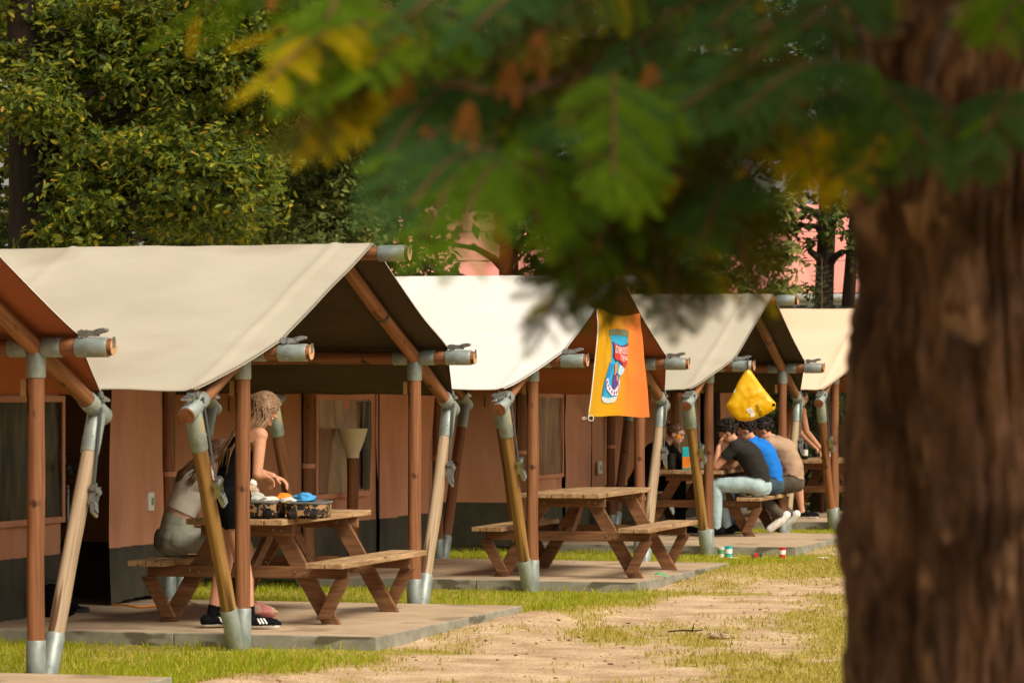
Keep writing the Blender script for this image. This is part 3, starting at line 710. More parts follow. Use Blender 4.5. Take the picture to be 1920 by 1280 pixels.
    for lb_, (nm, mt_, off, wrk) in clothes.items():
        ids = [i for i, l in enumerate(labs) if l == lb_]
        if not ids: continue
        if nm == 'sandal': ids = [i for i in ids if me.polygons[i].center.z < .030 or (abs(me.polygons[i].center.x-.62) < .03 and me.polygons[i].center.z < .2)]
        used = {}; mb = MB(); fs = []
        for i in ids:
            ff = []
            for v in me.polygons[i].vertices:
                if v not in used:
                    used[v] = len(mb.v); p = vc[v]; q = p*6
                    k = off+wrk*(mnoise.noise(Vector((q.x*1.3,q.y*1.3,q.z*.8)))+.5*mnoise.noise(q*2.3))
                    mb.v.append(tuple(p+vn[v]*max(.002,k)))
                ff.append(used[v])
            fs.append(tuple(ff))
        mb.f = fs; mb.m = [0]*len(fs)
        # separate left and right pieces (a pair of shoes is two objects)
        if nm in ('shoe','sandal','sock'):
            parent = list(range(len(mb.v)))
            def find(a):
                while parent[a] != a: parent[a] = parent[parent[a]]; a = parent[a]
                return a
            for fc in fs:
                for q in fc[1:]: parent[find(q)] = find(fc[0])
            groups = {}
            for fc in fs: groups.setdefault(find(fc[0]), []).append(fc)
            for gg in sorted(groups.values(), key=len, reverse=True)[:2]:
                m2 = MB(); idx = {}
                for fc in gg:
                    for q in fc:
                        if q not in idx: idx[q] = len(m2.v); m2.v.append(mb.v[q])
                m2.f = [tuple(idx[q] for q in fc) for fc in gg]; m2.m = [0]*len(gg)
                mm = mt_ if isinstance(mt_, str) else mt_[0]
                sh_ = m2.build(nm, [mm] if isinstance(mt_, str) else list(mt_), body, smooth=True)
                if not isinstance(mt_, str):
                    xm = sum(v.co.x for v in sh_.data.vertices)/len(sh_.data.vertices)
                    for p in sh_.data.polygons:
                        if p.center.z < .028: p.material_index = 1
                        elif len(mt_) > 2 and .040 < p.center.z < .080 and abs(p.normal.y) > .4 and .0 < (q_ := (p.center.x-xm-.02+p.center.z*.5)/.022) < 3 and q_ % 1 < .5: p.material_index = 2
        else:
            mb.build(nm, [mt_], body, smooth=True)
    for sd in (-1,1):
        mb = MB(); mb.ell(H(.077,sd*.030,.012), (.009,.012,.007), hd, 10, 8); mb.build('eye', ['knit_white'], body, smooth=True)
        mb = MB(); mb.ell(H(.0845,sd*.030,.012), (.0025,.006,.006), hd, 8, 6); mb.build('iris', ['hair_dark'], bpy.data.objects[body.children[-1].name], smooth=True)
    if 'pockets' in J:
        for y_ in (-.075,.075):
            ids = [p for p in me.polygons if labs[p.index] == 'shorts' and p.normal.x < -.25 and abs(p.center.y-y_) < .048 and hip.z-.055 < p.center.z-.35*abs(p.center.y-y_) < hip.z+.055]
            idx = {}; mb = MB()
            for p in ids:
                for v in p.vertices:
                    if v not in idx: idx[v] = len(mb.v); mb.v.append(tuple(vc[v]+vn[v]*.025))
            mb.f = [tuple(idx[v] for v in p.vertices) for p in ids]; mb.m = [0]*len(ids)
            if ids: mb.build('pocket', ['denim_seam'], next(c for c in body.children if c.name.startswith('shorts')), smooth=True)
    hairfn(body, H, J, neck)
    return body
def hair_long(mt_, ends, n=260, rad=.0075, reach=None):
    """ends: list of guide polylines (person coordinates) that strands follow after leaving the scalp"""
    def fn(body, H, J, neck):
        mb = MB(); rs = random.Random(5)
        mb.ell(H(-.022,0,.040), (.100,.084,.094), None, 18, 12)
        for i in range(n):
            a = rs.uniform(-2.5,2.5); e = rs.uniform(.1,1.25)
            sx, sy, sz = -.022+.104*math.cos(a+math.pi)*math.cos(e), .086*math.sin(a+math.pi)*math.cos(e), .040+.098*math.sin(e)
            sd = 1 if sy > 0 else -1
            gd = ends[i % len(ends)] if len(ends) > 1 else ends[0]
            p0 = H(sx,sy,sz); p1 = H(sx-.03, sy*1.18+sd*.006, sz-.07); 
            pts = [H(.02+sx*.35,sy*.35,.128 if abs(sy) < .05 else .118), p0, p1]
            ox, oy = rs.gauss(0,.014), rs.gauss(0,.019)
            L_ = rs.uniform(.72,1.05)
            for gi, q in enumerate(gd):
                if gi == len(gd)-1: q = Vector(gd[-2]).lerp(Vector(q), L_)
                pts.append(Vector(q)+Vector((ox+rs.gauss(0,.006), oy+sy*.25+rs.gauss(0,.006), rs.gauss(0,.008))))
            k = len(pts); mb.tube(pts, [rad*(1 if j < k-1 else .25) for j in range(k)], 4)
        mb.build('hair', [mt_], body, smooth=True)
    return fn
def hair_curly(mt_, n=230, size=.017, seed=3, back=1.0):
    def fn(body, H, J, neck):
        mb = MB(); rs = random.Random(seed); mb.ell(H(-.024,0,.042), (.102,.084,.094), None, 18, 12, wob=.06, seed=seed)
        for i in range(n):
            a = rs.uniform(0,2*math.pi); e = rs.uniform(-.55,1.5)
            if math.cos(a) > .35 and e < .45: continue
            if e < -.1 and math.cos(a) > -.2: continue
            c = Vector((-.024+.108*math.cos(a)*math.cos(e), .090*math.sin(a)*math.cos(e), .040+.104*math.sin(e)))
            t = Vector((rs.gauss(0,1),rs.gauss(0,1),rs.gauss(0,1))).normalized(); u_ = t.orthogonal().normalized(); w_ = t.cross(u_)
            s_ = size*rs.uniform(.7,1.35); out = c.normalized()
            pts = [H(*(c+(u_*math.cos(x*1.25)+w_*math.sin(x*1.25))*s_+out*x*.0035)) for x in range(6)]
            mb.tube(pts, [.0055,.0065,.0065,.006,.005,.003], 5)
        mb.build('hair', [mt_], body, smooth=True)
    return fn
def hair_bun(mt_):
    def fn(body, H, J, neck):
        mb = MB(); rs = random.Random(8); mb.ell(H(-.020,0,.040), (.101,.083,.093), None, 18, 12)
        for i in range(150):
            a = rs.uniform(-2.2,2.2); e = rs.uniform(-.2,1.3)
            s_ = Vector((-.02-.100*math.cos(a)*math.cos(e)*-1, .086*math.sin(a)*math.cos(e), .04+.096*math.sin(e)))
            if s_.x > .06 and s_.z < .07: continue
            mid = s_.lerp(Vector((-.105,0,.085)),.5); mid = Vector((-.02,0,.04))+(mid-Vector((-.02,0,.04))).normalized()*.104
            mb.tube([H(*s_), H(*mid), H(-.112,0,.088)], .0045, 5)
        for i in range(26):
            t = Vector((rs.gauss(0,1),rs.gauss(0,1),rs.gauss(0,1))).normalized(); u_ = t.orthogonal().normalized(); w_ = t.cross(u_)
            mb.tube([H(*(Vector((-.128,0,.098))+(u_*math.cos(x)+w_*math.sin(x))*.028)) for x in range(7)], .008, 5)
        mb.build('hair', [mt_], body, smooth=True)
    return fn
ZERO = dict(curl=.6)
# the standing woman at the table end
person('standing woman in a short black outfit with long fair hair, bent over the suitcase', (-1.955,23.93,SLAB_Z), R(13), dict(
    hip=(-.02,0,.90), waist=(.0,0,1.05), chest=(.075,0,1.235), neck=(.135,0,1.395), head=(.215,.0,1.522), pitch=R(50), yaw=R(4),
    sh_r=(.165,-.165,1.355), sh_l=(.155,.165,1.365), el_r=(.135,-.225,1.085), el_l=(.16,.24,1.10), wr_r=(.205,-.07,1.075), wr_l=(.30,.11,1.06),
    hd_r=(.5,.6,-.35), hd_l=(.8,-.3,-.3), kn_r=(.05,-.085,.48), kn_l=(-.04,.095,.48), an_r=(.10,-.10,.085), an_l=(-.135,.085,.085), to_r=(.275,-.12,.035), to_l=(.03,.13,.035), cut=.42,
    bands=[(.43,'dress'),(9,'skin')], lab=dict(thigh_up='dress', ankle='sock', foot='shoe', shoulder='skin')),
    dict(dress=('playsuit','black_cloth',.012,.006), sock=('sock','black_cloth',.004,0), shoe=('shoe',('black_cloth','white_paper','white_paper'),.006,0)),
    'skin', hair_long('hair_blond', [[(.10,0,1.46),(.045,.0,1.39),(-.045,.01,1.25),(-.075,.01,1.04)],[(.14,-.07,1.46),(.075,-.075,1.38),(-.01,-.075,1.26),(-.055,-.06,1.06)],[(.11,-.05,1.45),(.05,-.045,1.38),(-.03,-.04,1.25),(-.07,-.02,1.0)],[(.13,.08,1.45),(.06,.08,1.38),(-.02,.07,1.24),(-.05,.05,1.06)],[(.20,-.085,1.46),(.155,-.10,1.40),(.10,-.10,1.30),(.05,-.09,1.18)],[(.22,-.09,1.48),(.175,-.105,1.42),(.115,-.12,1.33),(.06,-.11,1.22)]], 1000, .0042), .0055)
# the seated woman, seen from behind
sc_ = tab(-1.70,25.22,-.69,-.40)
person('seated woman in a white cropped top and grey denim shorts with her back turned', (sc_.x+.03,sc_.y,SLAB_Z), R(14), dict(
    hip=(-.03,0,.58), waist=(-.005,0,.74), chest=(.085,-.0,.93), neck=(.185,0,1.085), head=(.315,0,1.175), pitch=R(50),
    el_r=(.34,-.24,.83), el_l=(.36,.24,.83), wr_r=(.52,-.13,.80), wr_l=(.54,.12,.80), kn_r=(.47,-.11,.53), kn_l=(.49,.12,.54), an_r=(.50,-.12,.095), an_l=(.53,.12,.095),
    to_r=(.66,-.14,.04), to_l=(.69,.14,.04), cut=.5, pockets=1, bands=[(.165,'shorts'),(.205,'skin'),(9,'top')], lab=dict(thigh_up='shorts', foot='sandal', shoulder='top')),
    dict(shorts=('shorts','denim_grey',.012,.008), top=('crop_top','knit_white',.010,.006), sandal=('sandal','pink',.004,0)),
    'skin_pale', hair_long('hair_brown', [[(.22,0,1.20),(.12,-.01,1.14),(.04,-.01,1.07),(.0,-.02,.99)],[(.24,-.08,1.18),(.15,-.10,1.11),(.09,-.12,1.04),(.05,-.13,.98)],[(.22,.08,1.19),(.12,.08,1.12),(.05,.07,1.05),(.0,.06,.97)]], 700, .0042), .0065)
# friends at the third table
def at_table(a, l, ang, label, J, clothes, skin, hair, **kw):
    c = tab(2.30,39.8,a,l); J['lab'] = kw.pop('lab'); J['bands'] = kw.pop('bands', [(.03,'jeans'),(9,'tee')]); person(label, (c.x,c.y,SLAB_Z), ang, J, clothes, skin, hair, .009, group='friends seated round the third picnic table', **kw)

at_table(.70,-.80, PI-R(12), 'young man in a black T-shirt and light blue jeans leaning his face on his hand', dict(
    hip=(-.04,0,.585), waist=(-.035,0,.73), chest=(.06,0,.915), neck=(.20,0,1.07), head=(.315,.01,1.175), pitch=R(38), yaw=R(6),
    el_l=(.42,.20,.80), el_r=(.36,-.25,.80), wr_l=(.405,.10,1.03), wr_r=(.46,-.05,.77), hd_l=(-.25,-.35,.75), pm_l=(-1,-.2,.1), kn_l=(.44,.13,.60), kn_r=(.44,-.12,.59), an_l=(.42,.13,.10), an_r=(.34,-.12,.10), to_l=(.60,.15,.045), to_r=(.52,-.14,.045)),
    dict(tee=('shirt','tee_black',.018,.013), jeans=('trousers','denim_blue',.014,.010), shoe=('shoe',('black_cloth','rubber'),.008,0)), 'skin', hair_curly('hair_dark',260,.018,3), female=False, bulk=1.04,
    lab=dict(hip='jeans', waist_low='tee', waist='tee', chest='tee', arm_up='tee', arm_mid='skin', thigh_up='jeans', thigh_low='jeans', calf='jeans', foot='shoe', shoulder='tee'))
at_table(.72,-.16, PI-R(16), 'young man in a bright blue T-shirt sitting second on the bench', dict(
    hip=(-.05,0,.585), waist=(-.05,0,.73), chest=(.03,0,.92), neck=(.15,0,1.08), head=(.255,.02,1.195), pitch=R(28), yaw=R(14),
    el_l=(.36,.22,.80), el_r=(.34,-.24,.80), wr_l=(.52,.10,.78), wr_r=(.50,-.06,.78), kn_l=(.44,.12,.60), kn_r=(.44,-.12,.59), an_l=(.42,.13,.10), an_r=(.40,-.12,.10), to_l=(.60,.15,.045), to_r=(.58,-.14,.045)),
    dict(tee=('shirt','tee_blue',.018,.012), jeans=('trousers','denim_dark',.014,.010), shoe=('shoe',('black_cloth','rubber'),.008,0)), 'skin', hair_curly('hair_dark',260,.017,11), female=False,
    lab=dict(hip='tee', waist_low='tee', waist='tee', chest='tee', arm_up='tee', thigh_up='jeans', thigh_low='jeans', calf='jeans', foot='shoe', shoulder='tee'))
at_table(.80,.42, PI-R(16), 'young man in a beige T-shirt with his white sneakers tucked under the bench', dict(
    hip=(-.10,0,.60), waist=(-.11,0,.75), chest=(-.02,0,.94), neck=(.13,0,1.09), head=(.235,.02,1.19), pitch=R(32), yaw=R(10),
    el_l=(.34,.22,.80), el_r=(.32,-.24,.80), wr_l=(.52,.10,.78), wr_r=(.50,-.06,.78), kn_l=(.30,.16,.47), kn_r=(.30,-.14,.46), an_l=(-.02,.16,.20), an_r=(-.08,-.14,.20), to_l=(.13,.18,.045), to_r=(.05,-.17,.05), sole_l=(-.75,0,-.65), sole_r=(-.75,0,-.65)),
    dict(tee=('shirt','tee_beige',.022,.016), jeans=('trousers','trouser_grey',.014,.010), shoe=('shoe','white_paper',.008,0)), 'skin', hair_curly('hair_dark',240,.015,17), female=False, bulk=1.05,
    lab=dict(hip='tee', waist_low='tee', waist='tee', chest='tee', arm_up='tee', thigh_up='jeans', thigh_low='jeans', calf='jeans', foot='shoe', shoulder='tee'))
at_table(-.70,-.45, -R(15), 'woman in a black sweater with a hair bun leaning over the table opposite the men', dict(
    hip=(-.02,0,.585), waist=(.03,0,.73), chest=(.14,0,.90), neck=(.28,0,1.05), head=(.40,0,1.155), pitch=R(14), yaw=R(-6),
    el_l=(.44,.24,.83), el_r=(.42,-.25,.80), wr_l=(.62,.06,.82), wr_r=(.62,-.10,.79), kn_l=(.43,.11,.60), kn_r=(.44,-.11,.59), an_l=(.42,.12,.10), an_r=(.50,-.12,.10), to_l=(.60,.15,.045), to_r=(.68,-.14,.045)),
    dict(top=('sweater','black_cloth',.020,.012), jeans=('trousers','black_cloth',.014,.010), shoe=('shoe',('black_cloth','white_paper'),.008,0)), 'skin_pale', hair_bun('hair_brown'), bulk=1.05,
    bands=[(-.02,'jeans'),(9,'top')], lab=dict(arm_up='top', arm_mid='top', arm_low='top', thigh_up='jeans', thigh_low='jeans', calf='jeans', foot='shoe', shoulder='top'))
person('bare-chested person in shorts standing at the farthest table, half hidden by a pole', (3.62,44.35,SLAB_Z), R(12), dict(
    hip=(-.02,0,.92), waist=(.0,0,1.07), chest=(.05,0,1.27), neck=(.09,0,1.44), head=(.13,0,1.57), pitch=R(20),
    el_r=(.14,-.24,1.13), el_l=(.18,.24,1.13), wr_r=(.33,-.20,.93), wr_l=(.38,.16,.92), kn_r=(.06,-.10,.50), kn_l=(-.05,.10,.50), an_r=(.12,-.11,.09), an_l=(-.10,.10,.09), to_r=(.30,-.13,.04), to_l=(.07,.13,.04), cut=.55,
    bands=[(.10,'shorts'),(9,'skin')], lab=dict(thigh_up='shorts', foot='shoe')),
    dict(shorts=('shorts','black_cloth',.016,.008), shoe=('shoe',('black_cloth','white_paper'),.008,0)), 'skin', hair_curly('hair_dark',200,.014,23), .009, female=False)

# ------------------------------------------------------------------ things on and round the tables
def suitcase():
    c = tab(-1.70,25.22,.16,-.70,.757); T = empty('suitcase', c, R(-6)); tag(T, 'open leopard print suitcase crammed with clothes on the picnic table', 'suitcase')
    def shell(name, cx, cy, sx, sy, h, tilt=0):
        mb = MB(); n = 28; ring = []
        for i in range(n):
            a = 2*PI*i/n; e = 4; r_ = (abs(math.cos(a))**e+abs(math.sin(a))**e)**(-1/e)
            ring.append((cx+sx*.5*r_*math.cos(a), cy+sy*.5*r_*math.sin(a)))
        lev = [(.90,0),(1,.02),(1.0,h*.6),(1,h)]; vs = []
        for k_, z in lev: vs += [(cx+(x-cx)*k_, cy+(y-cy)*k_, z) for x, y in ring]
        fs = [(j*n+i, j*n+(i+1)%n, (j+1)*n+(i+1)%n, (j+1)*n+i) for j in range(3) for i in range(n)]
        mb.add(vs, fs); mb.add([(x,y,.004) for x, y in ring], [tuple(range(n-1,-1,-1))])
        o = mb.build(name, ['leopard'], T, angle=45)
        mb = MB(); mb.tube([(x,y,h) for x, y in ring]+[(ring[0][0],ring[0][1],h)], .009, 6); mb.build('zip_rim', ['grey_trim'], o)
        return o
    a = shell('base_shell', -.09, 0, .36, .46, .115); b = shell('lid_shell', .27, .02, .30, .44, .11)
    for x in (-.19,.02,.20,.345):
        mb = MB(); mb.tube([(x-.022,-.245,.03),(x+.022,-.245,.03)], .034, 14); mb.tube([(x-.026,-.245,.03),(x+.026,-.245,.03)], .012, 8); mb.box((x,-.235,.055),(.03,.03,.04)); mb.build('wheel', ['rubber'], a, angle=40)
    mb = MB(); mb.ell((-.10,-.02,.115),(.16,.20,.03), None, 20, 8, wob=.12, seed=2); mb.build('mesh_pocket', ['grey_trim'], T, smooth=True)
    return T
m, nt, bs = newmat('leopard'); N, L = nt.nodes, nt.links
tc = N.new('ShaderNodeTexCoord'); vo = N.new('ShaderNodeTexVoronoi'); vo.inputs['Scale'].default_value = 26; vo.distance = 'EUCLIDEAN'
nz = N.new('ShaderNodeTexNoise'); nz.inputs['Scale'].default_value = 20; mxv = N.new('ShaderNodeMixRGB'); mxv.inputs[0].default_value = .08
L.new(tc.outputs['Object'], nz.inputs['Vector']); L.new(tc.outputs['Object'], mxv.inputs[1]); L.new(nz.outputs['Color'], mxv.inputs[2]); L.new(mxv.outputs[0], vo.inputs['Vector'])
rp = N.new('ShaderNodeValToRGB'); cr = rp.color_ramp; cr.interpolation = 'CONSTANT'
cr.elements.new(.3)
for e, (p, c) in zip(cr.elements, ((.0,(.11,.045,.018)),(.17,(.008,.006,.005)),(.56,(.34,.19,.09)))):
    e.position = p; e.color = c+(1,)
L.new(vo.outputs['Distance'], rp.inputs[0]); L.new(rp.outputs[0], bs.inputs['Base Color']); bs.inputs['Roughness'].default_value = .6; M['leopard'] = m
M['grey_trim'] = mat('grey_trim', (.10,.10,.10), (.17,.17,.165), (12,12,12), rough=.6)
M['cloth_white'] = mat('cloth_white', (.56,.54,.50), (.66,.64,.60), (12,12,12), rough=.9, bump=.4)
M['cloth_grey'] = mat('cloth_grey', (.38,.40,.37), (.46,.48,.44), (12,12,12), rough=.9, bump=.4)
M['cloth_brown'] = mat('cloth_brown', (.20,.12,.07), (.55,.42,.32), (30,30,30), rough=.9, bump=.4)
M['cloth_blue'] = mat('cloth_blue', (.04,.26,.58), (.06,.32,.66), (12,12,12), rough=.7, bump=.4)
suitcase()
def garment(c, rad, mt_, label, seed):
    mb = MB(); mb.ell((0,0,0), rad, None, 26, 16, wob=.0, seed=seed)
    vs = []
    for v in mb.v:
        p = Vector(v); q = Vector((p.x/rad[0],p.y/rad[1],p.z/rad[2])); k = 1+.42*mnoise.noise(q*1.6+Vector((seed*7,1,2)))+.20*mnoise.noise(q*4+Vector((seed,5,2)))
        vs.append(tuple(p*k))
    mb.v = vs; o = mb.build('garment', [mt_], smooth=True); o.location = c; o.rotation_euler = (0,0,random.uniform(0,3)); tag(o, label, 'clothing', 'clothes in the open suitcase'); return o
sz = .757+SLAB_Z
g_ = lambda a, l, z: tab(-1.70,25.22,a,l,.757+z)
garment(g_(-.02,-.74,.185), (.085,.08,.065), 'cloth_brown', 'crumpled brown and white garment heaped highest in the suitcase', 1)
garment(g_(.07,-.80,.140), (.075,.07,.045), 'cloth_grey', 'pale grey green garment lying in the middle of the suitcase', 2)
garment(g_(.16,-.78,.130), (.09,.08,.025), 'cloth_white', 'flat white garment beside the pale grey one in the suitcase', 3)
garment(g_(.27,-.72,.135), (.07,.07,.035), 'orange', 'orange garment between the white and the blue ones', 4)
garment(g_(.41,-.70,.140), (.085,.08,.035), 'cloth_blue', 'bright blue garment at the right end of the suitcase', 5)
garment(g_(-.10,-.86,.150), (.07,.06,.04), 'cloth_grey', 'grey garment hanging over the near edge of the suitcase, below the heap', 6)
garment(g_(.33,-.84,.128), (.055,.05,.022), 'cloth_white', 'small white garment tucked between the orange and the blue ones', 7)
garment(g_(-.02,-.66,.235), (.05,.055,.04), 'cloth_white', 'white cloth on top of the heap under the woman\'s hand', 8)
# bollard lamp
lb_ = Vector((-1.46,31.25,SLAB_Z)); T = empty('bollard_lamp', lb_); tag(T, 'wooden bollard lamp with a cream funnel shade behind the near picnic table', 'lamp')
o = pole('lamp_post', (0,0,-.02), (0,0,1.07), .052, 'wood_red', T)
mb = MB(); mb.lathe([(.0,1.05),(.060,1.05),(.062,1.09),(.072,1.115),(.105,1.20),(.137,1.305),(.139,1.318),(.130,1.318),(.10,1.22),(.06,1.10),(0,1.10)], 28); mb.build('lamp_shade', ['lampshade'], T, angle=40)
mb = MB(); mb.lathe([(0,1.312),(.10,1.312),(.128,1.306)], 24); mb.build('lens', ['white_paper'], T)
# flag on the gable of the bright tent
TL, TR, BL, BR = Vector((.775,30.80,2.50)), Vector((1.235,32.25,2.475)), P(1102,779,30.85), P(1221,781,32.2)
def flag(s, t, off=0):
    top = TL.lerp(TR, s)-Vector((0,0,.055*math.sin(PI*s))); bot = BL.lerp(BR, s)-Vector((0,0,.006*math.sin(9*s)))
    p = top.lerp(bot, t); n = Vector((.94,-.30,0))
    k = (1-.35*t)
    b = .016*math.sin(s*13+t*1.5)*k*(.35+.65*(1-t)**.5)+.016*math.sin(s*4.2+1.1+1.4*t)+.010*math.sin(math.atan2(s+.02,t+.05)*16)*min(1,3*(s+t))*max(0,1-.7*(s+t)*.6)+.007*math.sin(s*29+2*math.sin(t*3))
    ed = min(1, t*6+.15); b *= ed
    return p+n*(b-.02+off)+Vector((0,-.6,0))*off*0
mb = MB(); grid(mb, lambda a, b: flag(a,b), 60, 50)
m, nt, bs = newmat('flag_cloth'); N, L = nt.nodes, nt.links
tc = N.new('ShaderNodeTexCoord'); sx = N.new('ShaderNodeSeparateXYZ'); L.new(tc.outputs['Generated'], sx.inputs[0])
nz = N.new('ShaderNodeTexNoise'); nz.inputs['Scale'].default_value = 5; L.new(tc.outputs['Generated'], nz.inputs['Vector'])
ad = N.new('ShaderNodeMath'); ad.operation = 'MULTIPLY_ADD'; ad.inputs[1].default_value = .30; L.new(nz.outputs['Fac'], ad.inputs[0]); L.new(sx.outputs['X'], ad.inputs[2])
rp = N.new('ShaderNodeValToRGB'); cr = rp.color_ramp
cr.elements.new(.6); cr.elements.new(.8)
for e, (p, c) in zip(cr.elements, ((.42,(.72,.38,.004)),(.62,(.76,.34,.01)),(.80,(.78,.24,.025)),(1.0,(.76,.18,.03)))):
    e.position = p; e.color = c+(1,)
L.new(ad.outputs[0], rp.inputs[0]); L.new(rp.outputs[0], bs.inputs['Base Color']); bs.inputs['Roughness'].default_value = .55; bs.inputs['Specular IOR Level'].default_value = .35
tr = N.new('ShaderNodeBsdfTranslucent'); L.new(rp.outputs[0], tr.inputs['Color']); ms = N.new('ShaderNodeMixShader'); ms.inputs[0].default_value = .2
L.new(bs.outputs[0], ms.inputs[1]); L.new(tr.outputs[0], ms.inputs[2]); L.new(ms.outputs[0], N['Material Output'].inputs['Surface']); M['flag_cloth'] = m
FT = empty('flag', TL); tag(FT, 'yellow and orange flag with a blue can printed on it, hung from a gable', 'flag')
def rel(o): o.location = -TL; o.parent = FT; return o
rel(mb.build('cloth', ['flag_cloth'], smooth=True))
def solid(name, c, rough=.55):
    if name not in M: M[name] = mat(name, c, rough=rough)
    return name
def decal(name, polys, mt_, lay):
    bm = bmesh.new()
    for pl_ in polys:
        vs = [bm.verts.new((x,y,0)) for x, y in pl_]
        bm.faces.new(vs)
    bmesh.ops.triangulate(bm, faces=bm.faces[:])
    for _ in range(3):
        es = [e for e in bm.edges if e.calc_length() > .05]
        if es: bmesh.ops.subdivide_edges(bm, edges=es, cuts=1); bmesh.ops.triangulate(bm, faces=bm.faces[:])
    mb = MB(); mb.v = [tuple(flag(v.co.x, v.co.y, .003*lay)) for v in bm.verts]; bm.verts.index_update()
    mb.f = [tuple(v.index for v in f.verts) for f in bm.faces]; mb.m = [0]*len(mb.f); bm.free()
    return rel(mb.build(name, [mt_], smooth=True))
def textmesh(body, size, align='CENTER'):
    cu = bpy.data.curves.new('t', 'FONT'); cu.body = body; cu.size = size; cu.align_x = align; cu.align_y = 'CENTER'; cu.resolution_u = 2
    o = bpy.data.objects.new('t', cu); col.objects.link(o); dg = bpy.context.evaluated_depsgraph_get(); me = bpy.data.meshes.new_from_object(o.evaluated_get(dg))
    bpy.data.objects.remove(o); return [v.co.copy() for v in me.vertices], [tuple(p.vertices) for p in me.polygons]
decal('printed_can', [[(.30,.165),(.345,.20),(.385,.36),(.385,.46),(.34,.57),(.27,.72),(.225,.83),(.27,.865),(.36,.875),(.43,.865),(.47,.82),(.53,.66),(.60,.53),(.68,.44),(.735,.30),(.745,.20),(.70,.155),(.60,.135),(.45,.135)]], solid('can_blue',(.02,.34,.62)), 1)
decal('can_lid', [[(.30,.165),(.335,.205),(.52,.195),(.745,.215),(.745,.19),(.70,.155),(.60,.135),(.45,.135)]], solid('can_lid',(.16,.17,.10)), 2)
decal('can_base', [[(.235,.805),(.225,.83),(.27,.865),(.36,.875),(.43,.865),(.47,.82),(.475,.80),(.36,.825)]], solid('can_base',(.50,.56,.58)), 2)
decal('can_dark_edge', [[(.36,.47),(.30,.60),(.25,.74),(.235,.80),(.27,.81),(.31,.70),(.37,.58),(.43,.50)]], solid('can_deep',(.01,.20,.50)), 2)  # darker blue left edge of the printed can
decal('shield_edge', [[(.375,.265),(.42,.285),(.56,.30),(.68,.285),(.755,.265),(.755,.34),(.715,.41),(.67,.46),(.62,.50),(.585,.55),(.555,.49),(.50,.455),(.44,.46),(.40,.42),(.395,.34)]], solid('ink_navy',(.03,.03,.10)), 2)
decal('shield', [[(.39,.277),(.43,.297),(.56,.312),(.68,.297),(.742,.28),(.742,.335),(.705,.405),(.66,.45),(.612,.49),(.585,.53),(.565,.48),(.51,.445),(.45,.445),(.415,.415),(.41,.34)]], solid('shield_red',(.62,.03,.035)), 3)
for txt, cx, cy, sx_, sy_ in (("DUBMOOM'S",.570,.350,.31,.078),("TENI",.580,.430,.145,.050)):
    vs, fs = textmesh(txt, 1); x0 = min(v.x for v in vs); x1 = max(v.x for v in vs); y0 = min(v.y for v in vs); y1 = max(v.y for v in vs)
    mb = MB(); mb.add([flag(cx+((v.x-x0)/(x1-x0)-.5)*sx_, cy-((v.y-y0)/(y1-y0)-.5)*sy_-.012*abs(v.x)/(x1)*(1), .014) for v in vs], fs); rel(mb.build('lettering', ['white_paper']))
decal('purple_patch', [[(.40,.585),(.46,.565),(.52,.585),(.50,.70),(.45,.755),(.39,.735),(.385,.65)]], solid('ink_purple',(.10,.04,.22)), 3)
decal('orange_patch', [[(.43,.49),(.47,.47),(.475,.53),(.445,.59),(.415,.595)],[(.455,.60),(.495,.60),(.485,.655),(.455,.655)]], 'orange', 4)
decal('pale_patch', [[(.515,.50),(.545,.49),(.60,.53),(.575,.585),(.54,.60),(.50,.575)]], solid('ink_pale',(.42,.60,.72)), 3)
decal('ribbon', [[(.295,.64),(.325,.625),(.345,.69),(.40,.745),(.455,.745),(.505,.68),(.525,.64),(.54,.655),(.52,.72),(.465,.795),(.385,.80),(.315,.735)]], solid('ink_lilac',(.66,.60,.76)), 4)
for i, (x, y) in enumerate(((.315,.665),(.33,.70),(.352,.73),(.38,.760),(.41,.773),(.44,.770),(.47,.752),(.492,.725),(.508,.697))):
    decal('ribbon_mark', [[(x-.006,y-.012),(x+.006,y-.012),(x+.006,y+.012),(x-.006,y+.012)]], 'ink_purple', 5)
mb = MB(); mb.tube([flag(.004,i/20,.008)+Vector((-.004,0,0)) for i in range(21)], .006, 6); rel(mb.build('hem_cord', ['white_paper'], smooth=True))
q = flag(.02,1); mb = MB()
lp = [q+Vector((-.05*math.sin(a)*1.0-.01, 0, -.022-.028*math.sin(2*a)*.6+.01*math.cos(a))) for a in np.linspace(0,2*PI,20)]; mb.tube(lp, .004, 6); mb.tube([q+Vector((0,0,.05)),q+Vector((-.01,-.01,-.03))], .006, 6)
rel(mb.build('cord_loop', ['white_paper'], smooth=True))
q = TL; mb = MB(); mb.ell(q+Vector((-.015,-.01,.01)), (.03,.02,.025), None, 10, 8, wob=.3); mb.tube([q, q+Vector((-.07,-.02,.045))], .006, 6); mb.tube([q, q+Vector((-.05,-.02,-.01)), q+Vector((-.08,0,.03))], .005, 6); rel(mb.build('knot', ['webbing'], smooth=True))
